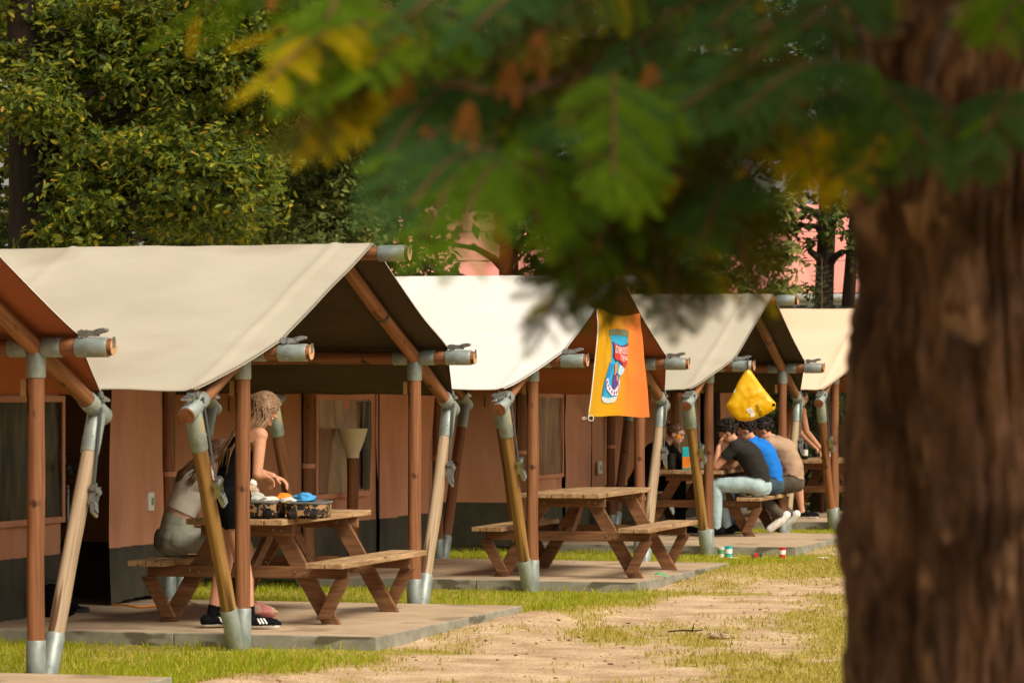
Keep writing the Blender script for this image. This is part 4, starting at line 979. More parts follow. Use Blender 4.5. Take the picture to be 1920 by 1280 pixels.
# yellow plastic bag on the beam of the third tent
BD = 36.2; bt = P(1401,690,BD); BT = empty('plastic_bag', bt); tag(BT, 'bright yellow plastic bag hanging by a black strap from the beam end', 'bag')
outl = [(1401,692),(1393,702),(1384,716),(1377,731),(1369,747),(1360,761),(1370,775),(1384,788),(1397,789.5),(1410,788),(1428,781),(1440,775),(1453,767),(1455,756),(1443,742),(1430,726),(1418,709),(1407,694)]
cen = P(1408,748,BD); pts = [P(x,y,BD) for x, y in outl]; n = len(pts)
def bagpt(a, r_, sgn):
    i = int(a*n) % n; t = a*n-int(a*n); e = pts[i].lerp(pts[(i+1)%n], t); p = cen.lerp(e, r_)
    h = .05*math.sqrt(max(0,1-r_**2.6)); w_ = .016*mnoise.noise(p*7)+.010*mnoise.noise(p*15)+.010*abs(mnoise.noise(Vector(((p.x*.8-p.z*1.2)*9,(p.x+p.z)*2.5,1))))
    return p+Vector((-.15,-1,.1))*sgn*(h+w_*(1-r_**6))
mb = MB()
for sg in (1,-1): grid(mb, lambda a, b: bagpt(a,b,sg), 72, 14, 0, sg < 0)
M['bag_yellow'] = mat('bag_yellow', (.80,.43,.004), (.86,.55,.008), (5,5,5), rough=.3, spec=.5, transl=.25, bump=.3, bscale=(9,9,9), bdist=.02)
def brel(o): o.location = -bt; o.parent = BT; return o
brel(mb.build('bag_body', ['bag_yellow'], smooth=True))
mb = MB(); mb.tube([P(1401,694,BD), P(1401,680,BD)+Vector((0,-.06,0)), P(1402,667,BD)+Vector((0,.0,0)), P(1403,674,BD)+Vector((0,.10,0)), P(1402,692,BD)], .008, 6); brel(mb.build('strap', ['webbing'], smooth=True))
def on_bag(x, y, off=.006):
    p = P(x,y,BD); d = Vector((p.x-cen.x,0,p.z-cen.z)); a0 = math.atan2(d.z,d.x); best = None
    angs = [math.atan2((q-cen).z,(q-cen).x) for q in pts]
    for i in range(n):
        a, b = pts[i]-cen, pts[(i+1)%n]-cen; den = a.x*b.z-a.z*b.x
        if abs(den) < 1e-9: continue
        s1 = (d.x*b.z-d.z*b.x)/den; s2 = (a.x*d.z-a.z*d.x)/den
        if s1 >= -1e-6 and s2 >= -1e-6: best = (i, s1, s2); break
    if best is None: return p
    i, s1, s2 = best; r_ = s1+s2; t = s2/max(r_,1e-6); return bagpt(((i+t)/n)%1, min(r_,.995), 1)+Vector((-.15,-1,.1))*off
def bag_decal(name, vs, fs, mt_): 
    mb = MB(); mb.add([on_bag(x,y) for x, y in vs], fs); return brel(mb.build(name, [mt_]))
vs, fs = textmesh('Hello', 1, 'LEFT'); ca, sa = math.cos(R(63)), math.sin(R(63)); hx = 13.5
bag_decal('lettering', [(1418+(v.x*hx*.78)*ca+(-v.y*hx)*(-sa)*1+0, 760+(v.x*hx*.78)*sa+(-v.y*hx)*ca) for v in vs], fs, 'black_cloth')
def poly(name, p, mt_):
    bm = bmesh.new(); bm.faces.new([bm.verts.new((x,y,0)) for x, y in p]); bmesh.ops.triangulate(bm, faces=bm.faces[:])
    for _ in range(2): bmesh.ops.subdivide_edges(bm, edges=bm.edges[:], cuts=1); bmesh.ops.triangulate(bm, faces=bm.faces[:])
    bm.verts.index_update(); r_ = bag_decal(name, [(v.co.x,v.co.y) for v in bm.verts], [tuple(v.index for v in f.verts) for f in bm.faces], mt_); bm.free(); return r_
poly('printed_patch', [(1400,768),(1410,764),(1413,770),(1417,778),(1415,782),(1408,783),(1408,777),(1403,774)], 'white_paper')
poly('printed_disc', [(1370.5,737),(1374,729),(1377,727),(1380,729),(1380,733),(1376,737.5)], 'white_paper')
poly('printed_corner', [(1448,761),(1449,757),(1453,756),(1454.5,760),(1451,762)], 'black_cloth')

def cup(name, c, r0, r1, h, mt_, label, cat, band=None, lying=0, n=18):
    T = empty(name, c); tag(T, label, cat); T.rotation_euler = (R(lying),0,R(lying*.8))
    mb = MB(); mb.lathe([(0,.001),(r0*.95,.001),(r0,.006),(r1,h*.97),(r1*1.04,h),(r1*.94,h),(r0*.9,.008),(0,.008)], n); mb.build('cup_wall' if 'cup' in name else 'can_wall', [mt_], T, angle=40)
    mb = MB(); k = .35; mb.lathe([(r0+(r1-r0)*k+.0015,h*k),(r0+(r1-r0)*.75+.0015,h*.75)], n); mb.build('print', [band or 'white_paper'], T, smooth=True)
    return T
def bottle(c, s, mt_, lab_m, label):
    T = empty('bottle', c); tag(T, label, 'bottle')
    mb = MB(); mb.lathe([(0,0),(.034*s,0),(.037*s,.01),(.037*s,.17*s),(.030*s,.20*s),(.015*s,.235*s),(.0135*s,.285*s),(.016*s,.29*s),(.016*s,.305*s),(0,.305*s)], 18); mb.build('bottle_glass', [mt_], T, angle=40)
    mb = MB(); mb.lathe([(.0378*s,.05*s),(.0378*s,.13*s)], 18); mb.build('bottle_label', [lab_m], T, smooth=True)
    mb = MB(); mb.lathe([(0,.31*s),(.0175*s,.31*s),(.0175*s,.275*s)], 14); mb.build('cap', [lab_m], T, angle=40); return T
def ball(name, c, rad, mt_, label, cat, wob=.2, seed=1):
    mb = MB(); mb.ell((0,0,0), rad, None, 20, 14, wob=wob, seed=seed); o = mb.build(name, [mt_], smooth=True); o.location = c; tag(o, label, cat); return o
def G(x, y, d, dz=0): 
    p = P(x,y,d); return Vector((p.x, p.y, gz(p.x,p.y)+dz))
cup('paper_cup', G(1352,1046,35.9), .030, .040, .11, 'white_paper', 'white paper cup with green print standing before the third slab', 'cup', 'green_paint')
cup('drink_can', G(1366,1046,35.9), .036, .040, .12, 'teal_plastic', 'turquoise cup standing beside the white paper cup on the grass', 'cup', 'white_paper')
cup('drink_can', G(1467,1040,36.0), .033, .033, .115, 'red_plastic', 'red drink can standing alone by the slab edge', 'can', 'white_paper')
cup('drink_can', G(1410,1050,35.5,.03), .033, .033, .10, 'steel', 'crushed silver and red can lying on the grass', 'can', 'red_plastic', 84)
for i, (x, y, d, lab_) in enumerate(((1545,1022,35.6,'crumpled scrap of white paper at the corner of the third slab'),(1375,1052,35.6,'flattened white and red wrapper below the two cups'))):
    mb = MB(); grid(mb, lambda a, b: ((a-.5)*.12, (b-.5)*.08, .018+.016*mnoise.noise(Vector((a*4,b*4,i*3.)))), 10, 8); o = mb.build('paper_scrap', ['white_paper'], smooth=True); o.location = G(x,y,d); tag(o, lab_, 'litter')
for (x, y, d, ln, lab_) in ((1285,1178,24.8,.26,'thin dark twig lying on the sandy ground'),(1240,1076,30.6,.10,'green leaf scrap on the slab below the bench')):
    mb = MB(); c = P(x,y,d); c.z = (gz(c.x,c.y)+.012) if ln > .2 else SLAB_Z+.01
    if ln > .2: mb.tube([(-ln/2,0,0),(-.02,.02,.008),(ln*.3,-.01,.006),(ln/2,.015,.012)], [.004,.007,.006,.003], 6); mb.tube([(ln*.2,0,.005),(ln*.24,.0,.06)], [.005,.003], 6); nm, mm = 'twig', 'bark_dark'
    else: grid(mb, lambda a, b: ((a-.5)*.12,(b-.5)*.06*math.sin(PI*min(.97,a+.03)),.012*math.sin(a*5)+.02*b), 8, 4); nm, mm = 'fallen_leaf', 'green_paint'
    o = mb.build(nm, [mm], smooth=True); o.location = c; tag(o, lab_, nm.split('_')[-1])
o = ball('wood_chunk', G(1350,1166,24.3,.02), (.085,.035,.025), 'wood_pale', 'weathered chunk of wood lying on the worn ground', 'wood', .5, 4)
# on the friends' table
t3 = lambda a, l, z=0: tab(2.30,39.8,a,l,.757+z)
cup('plastic_cup', t3(-.26,-.88), .042, .052, .19, 'bottle_glass', 'tall dark mug standing at the near left corner of the friends\' table', 'mug', 'rubber')
def carton(c, s, cols, label, rz=0):
    T = empty('drink_carton', c, rz); tag(T, label, 'carton'); mb = MB(); mb.box((0,0,s[2]/2), s); o = mb.build('box', [cols[0]], T, bevel=.006)
    mb = MB(); mb.box((0,-s[1]/2-.002,s[2]*.32),(s[0]*.9,.004,s[2]*.5)); mb.build('printed_panel', [cols[1]], T); return T
carton(t3(-.12,-.72), (.10,.10,.26), ('teal_plastic','orange'), 'tall turquoise and orange carton on the friends\' table')
carton(t3(.06,-.55), (.16,.10,.16), ('red_plastic','white_paper'), 'red and white box behind the turquoise carton')
carton(t3(.16,-.30), (.12,.10,.12), ('white_plastic','red_plastic'), 'white snack box near the middle of the friends\' table')
bottle(t3(-.05,-.30), .95, 'bottle_glass', 'green_paint', 'dark bottle with a green label on the friends\' table')
t4 = lambda a, l, z=0: tab(4.25,45.5,a,l,.757+z)
bottle(t4(-.22,-.72), 1.0, 'bottle_glass', 'white_paper', 'black bottle with a white label on the farthest table')
bottle(t4(-.02,-.50), .8, 'bottle_glass', 'white_paper', 'shorter dark bottle with white label, right of the tall black one')
cup('plastic_cup', t4(-.32,-.86), .034, .044, .12, 'teal_plastic', 'turquoise cup by the hand of the standing person', 'cup', 'white_paper')
cup('plastic_cup', t4(.10,-.80), .034, .044, .11, 'pink', 'pink cup standing among the bottles on the farthest table', 'cup', 'white_paper')
ball('flower', Vector((0,0,0))+P(1272,819,38.95), (.030,.014,.030), 'orange', 'orange flower worn at the ear of the woman in black', 'flower', .35, 3)
# in the dark doorway: a bag, a pair of boots, cables
c = PB+UV_U*(-2.2)+UV_V*(1.72); c.z = SLAB_Z
T = empty('duffel_bag', (c.x+.05,c.y-.35,SLAB_Z)); tag(T, 'black bag slumped on the slab in front of the dark tent door', 'bag')
mb = MB(); mb.ell((0,0,.10),(.19,.13,.12),None,22,14,wob=.25,seed=6); mb.build('bag_body', ['black_cloth'], T, smooth=True)
mb = MB(); mb.tube([(-.12,0,.18),(-.05,-.02,.27),(.05,-.02,.27),(.12,0,.18)], .012, 8); mb.build('handle', ['webbing'], T, smooth=True)
T = empty('pedestal_fan', (c.x+.10,c.y+.20,SLAB_Z)); tag(T, 'slim black pedestal fan standing in the dark tent door', 'fan')
mb = MB(); mb.lathe([(0,0),(.17,0),(.16,.03),(.03,.05),(0,.05)], 24); mb.build('base', ['rubber'], T, angle=40)
mb = MB(); mb.tube([(0,0,.04),(0,0,.95)], .011, 10); mb.build('pole', ['gutter'], T, smooth=True)
mb = MB()
for r_ in (.19,.15,.11,.07): mb.tube([(r_*math.cos(a),-.06+.04*(1-r_/.19),1.08+r_*math.sin(a)) for a in np.linspace(0,2*PI,28)], .0025, 5, False)
mb.ell((0,-.02,1.08),(.05,.08,.05)); mb.build('guard', ['rubber'], T, smooth=True)
mb = MB()
for i in range(3):
    rot = Matrix.Rotation(i*2*PI/3,3,'Y') @ Matrix.Rotation(.4,3,'X'); mb.ell(Vector((0,-.05,1.08))+rot @ Vector((.085,0,0)),(.07,.006,.035),rot,12,6)
mb.build('blade', ['rubber'], T, smooth=True)
for (pts_, mt_, lab_, r_) in (([(190,1128),(212,1133),(238,1134),(262,1138),(296,1136),(330,1142)], 'orange', 'orange cable running from the dark tent door along the slab', .007), ([(352,1120),(360,1128),(380,1137),(405,1141),(440,1139)], 'white_paper', 'white cable looping over the slab below the seated woman', .005)):
    q = []
    for x, y in pts_:
        d = (CAMZ-SLAB_Z-.008)*F/(y-HY); p = P(x,y,d); p.z = SLAB_Z+.009; q.append(p)
    mb = MB(); o0 = q[0].copy(); mb.tube([p-o0 for p in q], r_, 8); o = mb.build('cable', [mt_], smooth=True); o.location = o0; tag(o, lab_, 'cable')
c = P(700,1050,32.6); c.z = SLAB_Z+.03
for i, (dx, lab_) in enumerate(((0,'dark shoe left lying on the slab behind the bench'),(.16,'second dark shoe lying on the slab nearer the pole'))):
    T = empty('shoe', (c.x+dx,c.y+dx*.4,SLAB_Z), .4+i); tag(T, lab_, 'shoe')
    mb = MB(); mb.ell((0,0,.045),(.13,.045,.04),None,16,10); mb.ell((-.06,0,.07),(.06,.042,.05),None,14,10); mb.build('upper', ['grey_trim'], T, smooth=True)
    mb = MB(); mb.ell((0,0,.014),(.14,.05,.014),None,18,6); mb.build('sole', ['white_paper'], T, smooth=True)
# ------------------------------------------------------------------ foliage
OAK = [(0,0),(.12,.06),(.24,.20),(.34,.11),(.46,.27),(.58,.14),(.70,.25),(.82,.12),(1,0)]
OVAL = [(0,0),(.2,.20),(.5,.30),(.8,.17),(1,0)]
DIAM = [(0,0),(.45,.30),(1,0)]
def leaf_mesh(name, Cn, size, outline, matn, parent, origin, seed=0, up=.8, out=None):
    rg = np.random.default_rng(seed); n = len(Cn); Cn = np.asarray(Cn)
    half = np.array(outline); k = len(half); inner = k-2
    # upper half: base, outline, tip ; lower half mirrored; folded a little along the midrib, tip bent down
    pts = [(x, y, .35*abs(y)-.18*x*x) for x, y in half]+[(x, -y, .35*abs(y)-.18*x*x) for x, y in half[1:-1]]
    Lp = np.array(pts); Lp[:,0] -= .0
    nrm = rg.normal(0,.62,(n,3)); nrm[:,2] += up
    if out is not None: nrm += out*.9
    nrm /= np.linalg.norm(nrm, axis=1, keepdims=True)
    t = rg.normal(0,1,(n,3)); t -= nrm*(t*nrm).sum(1,keepdims=True); t /= np.linalg.norm(t, axis=1, keepdims=True); b = np.cross(nrm, t)
    s = size*rg.uniform(.65,1.25,n)
    V = Cn[:,None,:]+s[:,None,None]*(Lp[None,:,0:1]*t[:,None,:]+Lp[None,:,1:2]*b[:,None,:]+Lp[None,:,2:3]*nrm[:,None,:])
    f1 = list(range(k)); f2 = [0]+[k-1][0:0]+list(range(k,k+inner)); f2 = [k-1]+f2[1:][::-1]+[0]
    fl = np.arange(n)[:,None]*len(pts)+np.array(f1+f2)[None,:]; fs = np.tile([len(f1),len(f2)], n)
    V = V.reshape(-1,3)-np.array(origin)[None,:]
    return np_mesh(name, V, fl.ravel(), fs, [matn], None, parent)
def clump_pts(c, rad, n, rg, per=26, spread=.10):
    ns = max(3, int(n/per)); d = rg.normal(0,1,(ns,3)); d /= np.linalg.norm(d, axis=1, keepdims=True); rr = rg.uniform(.2,1.12,(ns,1))**.7
    sub = np.array(c)+d*rr*np.array(rad); i = rg.integers(0, ns, n)
    ax = d*.8+rg.normal(0,.55,(ns,3)); ax[:,2] = ax[:,2]*.45-.08; ax /= np.linalg.norm(ax, axis=1, keepdims=True)
    p = sub[i]+ax[i]*(rg.uniform(-.5,1,(n,1))*rg.uniform(1.2,3.2,(ns,1))[i]*spread)+rg.normal(0,1,(n,3))*spread*.45*np.array([1,1,.7]); o = np.repeat(np.zeros((1,3)), n, 0)+d[i]*.5; return p, o
def tree(name, label, base, height, r0, r1, clumps, leafm, size, outline, seed, lean=(0,0), bark='bark_dark', cat='tree', group=None, per=26, spread=.10, forks=()):
    rg = np.random.default_rng(seed); rs = random.Random(seed); base = Vector(base)
    T = empty(name, base); tag(T, label, cat, group)
    mb = MB(); pts = []; n = 14
    for i in range(n+1):
        t = i/n; pts.append((lean[0]*t+.03*math.sin(t*7+seed), lean[1]*t+.03*math.cos(t*5+seed), -.1+height*t))
    mb.tube(pts, [r0*(1.25 if i == 0 else 1)*(1-i/n)+r1*(i/n) for i in range(n+1)], 16)
    mb.build('trunk', [bark], T, smooth=True)
    C_l, O_l = [], []
    mb = MB()
    for (c, rad, nl) in clumps:
        p, o = clump_pts(c, rad, nl, rg, per, spread); C_l.append(p); O_l.append(o)
        c = Vector(c)-base; h = max(.3*height, min(height*.95, c.z-.25*math.hypot(c.x,c.y))); t = h/height
        s = Vector((lean[0]*t, lean[1]*t, h-.1)); mid = s.lerp(c, .5)+Vector((rs.uniform(-.15,.15),rs.uniform(-.15,.15),.12))
        rr = r1*.55+.012
        mb.tube([s, s.lerp(mid,.5)+Vector((0,0,.05)), mid, mid.lerp(c,.5), c], [rr, rr*.85, rr*.65, rr*.45, rr*.2], 8)
        for _ in range(4):
            e = c+Vector((rs.uniform(-1,1)*rad[0],rs.uniform(-1,1)*rad[1],rs.uniform(-.8,.8)*rad[2])); a = mid.lerp(c, rs.uniform(.3,1)); mb.tube([a, a.lerp(e,.5)+Vector((0,0,.04)), e], [rr*.3,rr*.2,.004], 5)
    for f_ in forks: mb.tube([Vector(q)-base for q in f_[0]], f_[1], 10)
    mb.build('branches', [bark], T, smooth=True)
    leaf_mesh('crown', np.concatenate(C_l), size, outline, leafm, T, base, seed, out=np.concatenate(O_l)); return T
def gp(x, d): return Vector(((x-960)*d/F, d, -.02))
def cl(x, y, d, rx, ry, rz, n): return (tuple(P(x,y,d)), (rx,ry,rz), n)
# big oak behind the first tents
oc = [cl(90,40,37,.8,.7,.45,1500), cl(280,30,36.6,.8,.7,.42,1600), cl(450,45,36.4,.7,.7,.42,1500), cl(580,10,36.5,.55,.6,.4,1000),
      cl(190,130,36.8,.75,.6,.33,1500), cl(360,140,36.3,.75,.6,.33,1600), cl(520,135,36.2,.55,.6,.3,1200), cl(80,160,36.6,.55,.5,.35,900), cl(510,205,37,.35,.5,.25,500),
      cl(70,200,35.9,.34,.4,.2,600), cl(250,225,38,.7,.5,.25,900), cl(430,220,38,.6,.5,.22,800),
      cl(290,290,36,.62,.55,.24,1300), cl(400,300,35.8,.5,.5,.22,1100), cl(455,335,35.6,.34,.4,.2,700), cl(340,345,35.9,.5,.5,.2,1000), cl(190,300,36.4,.5,.5,.25,900), cl(165,350,36.6,.3,.4,.25,500),
      cl(240,385,36.4,.5,.5,.2,800), cl(360,400,36.2,.4,.4,.15,500), cl(170,415,37,.35,.4,.2,700), cl(160,385,36.0,.3,.35,.25,800), cl(140,445,36.2,.3,.3,.18,600)]
oc = [(c, (r_[0]*1.08, r_[1], r_[2]*1.25), int(n_*2.1)) for c, r_, n_ in oc]
oc += [cl(x_, y_, 39, .75, .5, .4, 1500) for x_, y_ in ((60,260),(220,240),(400,235),(120,400),(300,330),(390,410),(30,60),(330,90),(520,70),(420,300),(150,330))]
for i in range(16):
    a = random.uniform(0,6.3); rr_ = random.uniform(.5,3.2); oc.append(((-4.2+rr_*math.cos(a),38.3+rr_*.8*math.sin(a),random.uniform(7.2,10.5)),(1.0,1.0,.6),800))
tree('oak_tree', 'big oak with yellowish leaves and a thick dark trunk at the left edge', gp(44,36.6), 9.5, .20, .13, oc, 'oak_leaf', .094, OAK, 11, (-.05,0), per=22, spread=.13)
# second tree with small leaves, right of the oak
hc = [cl(640,250,41,.55,.5,.35,1300), cl(560,300,42,.5,.5,.3,1000), cl(650,330,41.5,.6,.5,.3,1500), cl(560,385,42,.55,.5,.28,1300), cl(660,410,41.5,.5,.5,.25,1300), cl(500,430,42.5,.5,.5,.25,1100), cl(610,440,41.3,.5,.5,.2,1000),
      cl(700,300,42,.5,.5,.4,900), cl(640,150,42,.6,.6,.4,900), cl(740,180,42,.6,.6,.4,900), cl(740,60,42,.7,.7,.5,900), cl(440,445,43,.4,.4,.18,600)]
hc = [(c, r_, int(n_*1.4)) for c, r_, n_ in hc]
for i in range(8): hc.append(((random.uniform(-3.4,-.9),42.5+random.uniform(-.8,.8),random.uniform(6.6,9)),(.8,.8,.6),700))
tree('hornbeam_tree', 'slender dark trunk with dense small green leaves right of the big oak', gp(572,42.8), 8.0, .14, .07, hc, 'hornbeam_leaf', .085, OVAL, 12, (.05,0))
dc = [cl(760,120,47,.9,.8,.6,1300), cl(860,60,47,.9,.8,.6,1200), cl(830,250,47,.8,.7,.5,1300), cl(940,200,46.5,.8,.7,.5,1300), cl(920,330,46.5,.7,.6,.45,1200), cl(1040,330,46.5,.5,.5,.4,900), cl(780,350,47,.5,.5,.3,800),
      cl(800,450,46,.22,.3,.12,220), cl(790,500,45.8,.12,.15,.05,50), cl(960,440,46.3,.3,.4,.3,450), cl(1000,400,46.2,.4,.4,.35,700), cl(1060,420,46,.3,.4,.3,400), cl(1010,500,46,.25,.3,.15,220), cl(1000,60,47,.9,.8,.6,1000)]
tree('dark_tree', 'dark tree in front of the pink roof, mostly hidden by the near hanging sprays', gp(952,46.8), 8.0, .17, .09, dc, 'dark_leaf', .11, OVAL, 13, (.06,0))
mc = [cl(1395,440,44.5,.35,.35,.28,800), cl(1450,400,44.8,.35,.35,.2,600), cl(1440,480,44.3,.32,.35,.2,650), cl(1360,510,44.5,.4,.35,.22,800), cl(1465,540,44.2,.2,.25,.1,260), cl(1270,520,44.8,.45,.4,.25,900), cl(1200,500,45,.4,.4,.25,700), cl(1290,420,45,.5,.4,.3,900),
      cl(1180,380,45.5,.5,.5,.4,900), cl(1090,400,45,.45,.4,.35,1000), cl(1130,450,44.8,.4,.4,.3,800), cl(1040,370,45.4,.45,.4,.35,900), cl(1230,430,45,.45,.4,.35,900), cl(1390,390,45.3,.3,.3,.2,400), cl(1340,330,46,.35,.4,.25,550), cl(1200,240,46,.6,.6,.5,1000), cl(1310,160,46,.7,.6,.4,1000), cl(1440,190,46,.6,.6,.35,800), cl(1150,110,46,.8,.7,.5,1000), cl(1330,30,46,.9,.7,.5,900)]
tree('maple_tree', 'green broad-leaved tree rising behind the third tan tent roof', gp(1330,45.6), 8.0, .13, .07, mc, 'hornbeam_leaf', .12, OAK, 14, (.1,0))
rc = [cl(1530,310,49,.42,.4,.25,420), cl(1480,260,49.4,.5,.4,.3,650), cl(1500,390,48.6,.22,.25,.22,170), cl(1475,420,48.5,.15,.2,.15,90), cl(1560,420,48.4,.18,.2,.3,200), cl(1520,470,48.4,.12,.15,.22,60), cl(1600,370,48.8,.3,.3,.35,420), cl(1600,470,48.5,.2,.25,.4,260), cl(1510,540,48.3,.2,.1,.05,40), cl(1560,210,49.4,.6,.5,.35,700), cl(1500,100,49.6,.8,.6,.5,900), cl(1620,120,49.6,.8,.6,.5,900)]
tree('lime_tree', 'dark leaning trunk with loose leaves standing before the pink roof beside the near trunk', gp(1540,49), 8.0, .16, .10, rc, 'dark_leaf', .10, OVAL, 15, (.16,0), forks=[([P(1590,575,48.8),P(1597,480,48.8),P(1606,380,48.9)],[.10,.09,.07])])
# spruce sapling
def spruce(base, h, label):
    T = empty('spruce_sapling', base); tag(T, label, 'tree'); mb = MB(); mb.tube([(0,0,-.05),(0,0,h*.5),(0,0,h)], [.035,.02,.004], 8); mb.build('trunk', ['twig'], T, smooth=True)
    rs = random.Random(3); V, Fc = [], []
    mbn = MB()
    for i in range(46):
        z = h*(.10+.88*i/46); L_ = (h-z)*.34+.05; a0 = rs.uniform(0,6.3)
        for q in range(5):
            a = a0+q*2*PI/5+rs.uniform(-.2,.2); d = Vector((math.cos(a),math.sin(a),.35)).normalized(); e = Vector((0,0,z))+d*L_
            for s_ in range(int(10+L_*46)):
                t = rs.random(); c = Vector((0,0,z)).lerp(e,t); dd = (d*.8+Vector((rs.gauss(0,.5),rs.gauss(0,.5),rs.gauss(0,.5)))).normalized()*rs.uniform(.03,.055); w_ = dd.cross(Vector((rs.gauss(0,1),rs.gauss(0,1),rs.gauss(0,1)))).normalized()*.0045
                mbn.add([c-w_,c+w_,c+dd], [(0,1,2)])
    mbn.build('crown', ['spruce'], T); return T
spruce(gp(1541,46.5), 3.55, 'small pale green spruce sapling in front of the dark leaning trunk')
# shrubs beyond the farthest tents
for i, (x, d, h, w_, lab_) in enumerate(((1405,52,2.0,1.0,'dark green shrub seen between the yellow bag and the right post'),(1470,50.5,1.9,.9,'dark green shrub behind the head of the man in beige'),(1530,51.5,2.2,.9,'dark green shrub behind the bottles on the farthest table'),(1590,50,2.1,.9,'dark green shrub showing right of the farthest front post'),(1650,52,2.4,1.1,'dark shrub behind the big reddish trunk'))):
    b = gp(x,d); rs = random.Random(i)
    cs = [((b.x+rs.uniform(-.6,.6)*w_,b.y+rs.uniform(-.4,.4),h*rs.uniform(.15,.85)),(.5*w_,.4,.35),420) for _ in range(9)]
    tree('shrub', lab_, b, h*.9, .05, .02, cs, 'dark_leaf', .11, OVAL, 40+i, cat='shrub', group='shrubs beyond the tents')
# the wood far behind, a mass without countable trees
def wood(name, xr, yr, zr, n, size, seed, label, hole=None):
    rg = np.random.default_rng(seed); nc = n//60
    c = np.stack([rg.uniform(*xr,nc), rg.uniform(*yr,nc), rg.uniform(*zr,nc)],1)
    if hole is not None:
        px = 960+c[:,0]/c[:,1]*F; py = HY-(c[:,2]-CAMZ)/c[:,1]*F; k = ((px-hole[0])/hole[2])**2+((py-hole[1])/hole[3])**2; c = c[k > 1]
    i = rg.integers(0,len(c),n); p = c[i]+rg.normal(0,1,(n,3))*np.array([.55,.5,.38])*size/.2*.8
    o = leaf_mesh(name, p, size, DIAM, 'dark_leaf', None, (0,0,0), seed); return tag(o, label, kind='stuff')
wood('forest', (-20,-1.2), (47.5,53), (0,13), 120000, .21, 51, 'dark dense wood behind the tents')
wood('forest', (-9,26), (80,88), (0,17), 52000, .36, 52, 'dark wood beyond the pink roofed building', (1392,318,62,52))
for i, (x, d, r_, lab_) in enumerate(((425,45,.12,'thin dark trunk standing in the wood above the tan roof'),(690,46,.09,'slim dark trunk in the wood right of the small-leaved tree'),(150,46,.13,'dark trunk in the wood beside the big oak'))):
    tree('forest_tree', lab_, gp(x,d), 9, r_, r_*.6, [((gp(x,d).x+dx,d+.3,z_),(1.0,.8,.6),700) for dx, z_ in ((-.5,6.5),(.5,7.2),(0,8.4))], 'dark_leaf', .12, OVAL, 60+i)
# ------------------------------------------------------------------ building with the pink roof
d0 = 62.0; B0 = Vector((-4.6,d0,0)); BT_ = empty('long_building', B0); tag(BT_, 'long low building with a pink corrugated roof seen through the trees', 'building')
Lb = 16.0; mb = MB()
mb.box((Lb/2,4.6,1.6),(Lb-.8,8.2,3.3)); mb.build('wall', ['dark_wall'], BT_)
mb = MB(); nr = 220
def rf(a, b): return (a*Lb, b*4.7, 3.50+b*1.85+.022*abs(math.sin(a*nr*.5)))
grid(mb, rf, nr*3, 4); 
grid(mb, lambda a, b: (a*Lb, 4.7+b*4.7, 5.35-b*1.85+.022*abs(math.sin(a*nr*.5))), nr*3, 2)
mb.build('roof', ['roof_pink'], BT_)
mb = MB()
for b in (.34,.67): mb.box((Lb/2,b*4.7,3.50+b*1.85+.012),(Lb,.03,.03))
mb.build('roof_seam', ['dark_wall'], BT_)
mb = MB(); mb.tube([(0,-.07,3.42),(Lb,-.07,3.42)], .07, 10); mb.box((Lb/2,.0,3.36),(Lb,.06,.16)); mb.build('gutter', ['gutter'], BT_)
for i in range(6):
    mb = MB(); mb.box((1.6+i*2.5,.46,1.7),(1.2,.06,1.2)); f_ = mb.build('window', ['gutter'], BT_); mb = MB(); mb.box((1.6+i*2.5,.42,1.7),(1.05,.03,1.05)); mb.build('pane', ['win_dark'], f_)

# ------------------------------------------------------------------ the near tree: fibrous reddish trunk and hanging sprays
TB = Vector((.986,7.05,-.02)); RT = empty('redwood_tree', TB); tag(RT, 'near conifer with a thick fibrous reddish brown trunk and blurred hanging sprays', 'tree')
GRV = [(3.75,.050,.16,.10),(4.35,.030,.13,.22),(3.15,.022,.14,.15),(5.1,.034,.12,.2),(4.75,.016,.09,.3),(5.7,.026,.14,.2),(.4,.03,.15,.2),(1.2,.028,.15,.2),(2.1,.03,.15,.2),(4.05,.014,.08,.25),(5.4,.014,.08,.3)]
def trunkp(a, b):
    th = a*2*PI; z = -.05+9*b; r_ = .258+.0*z+.12*math.exp(-z*2.2)-.006*max(0,z-2.4)
    x_, y_ = math.cos(th), math.sin(th)
    r_ -= .018*math.exp(-((z-2.03)/.10)**2)
    r_ += (.015*max(0, min(1, (1.98-z)/.14))**1.5-.010*max(0, min(1,(1.5-z)/.5))+.016*max(0, min(1,(z-2.06)/.15))) if z > 0 else .012
    q = Vector((x_*1.6,y_*1.6,z*1.1)); fl = .030*mnoise.noise(q+Vector((3,1,0)))+.022*mnoise.noise(Vector((x_*3.4,y_*3.4,z*2.1+5)))+.012*mnoise.noise(Vector((x_*7,y_*7,z*5.)))
    for g0, dp, wd, wn in GRV:
        c = g0+wn*mnoise.noise(Vector((g0*3,0,z*1.3)))*1.6; dth = (th-c+PI)%(2*PI)-PI
        fl -= dp*math.exp(-(dth/wd)**2)*(.55+.9*mnoise.noise(Vector((g0*7,2,z*1.7)))+.3)
    tw = .35*mnoise.noise(Vector((x_*2,y_*2,z*1.2))); x2, y2 = math.cos(th+tw), math.sin(th+tw); rd = 0
    for fq, am, zs in ((5,.012,2.0),(10,.014,4.2),(20,.009,9)): rd += am*(1-abs(mnoise.noise(Vector((x2*fq,y2*fq,z*zs+fq))))*3)
    k = r_+fl+rd; s_ = .03*math.sin(z*1.9+.4)
    return (k*x_+s_*.4, k*y_, z)
mb = MB(); nz_ = np.concatenate([np.linspace(0,.10,24)[:-1], np.linspace(.10,.36,190)[:-1], np.linspace(.36,1,60)])
NA = 260; vs = [trunkp(i/NA, b) for b in nz_ for i in range(NA)]
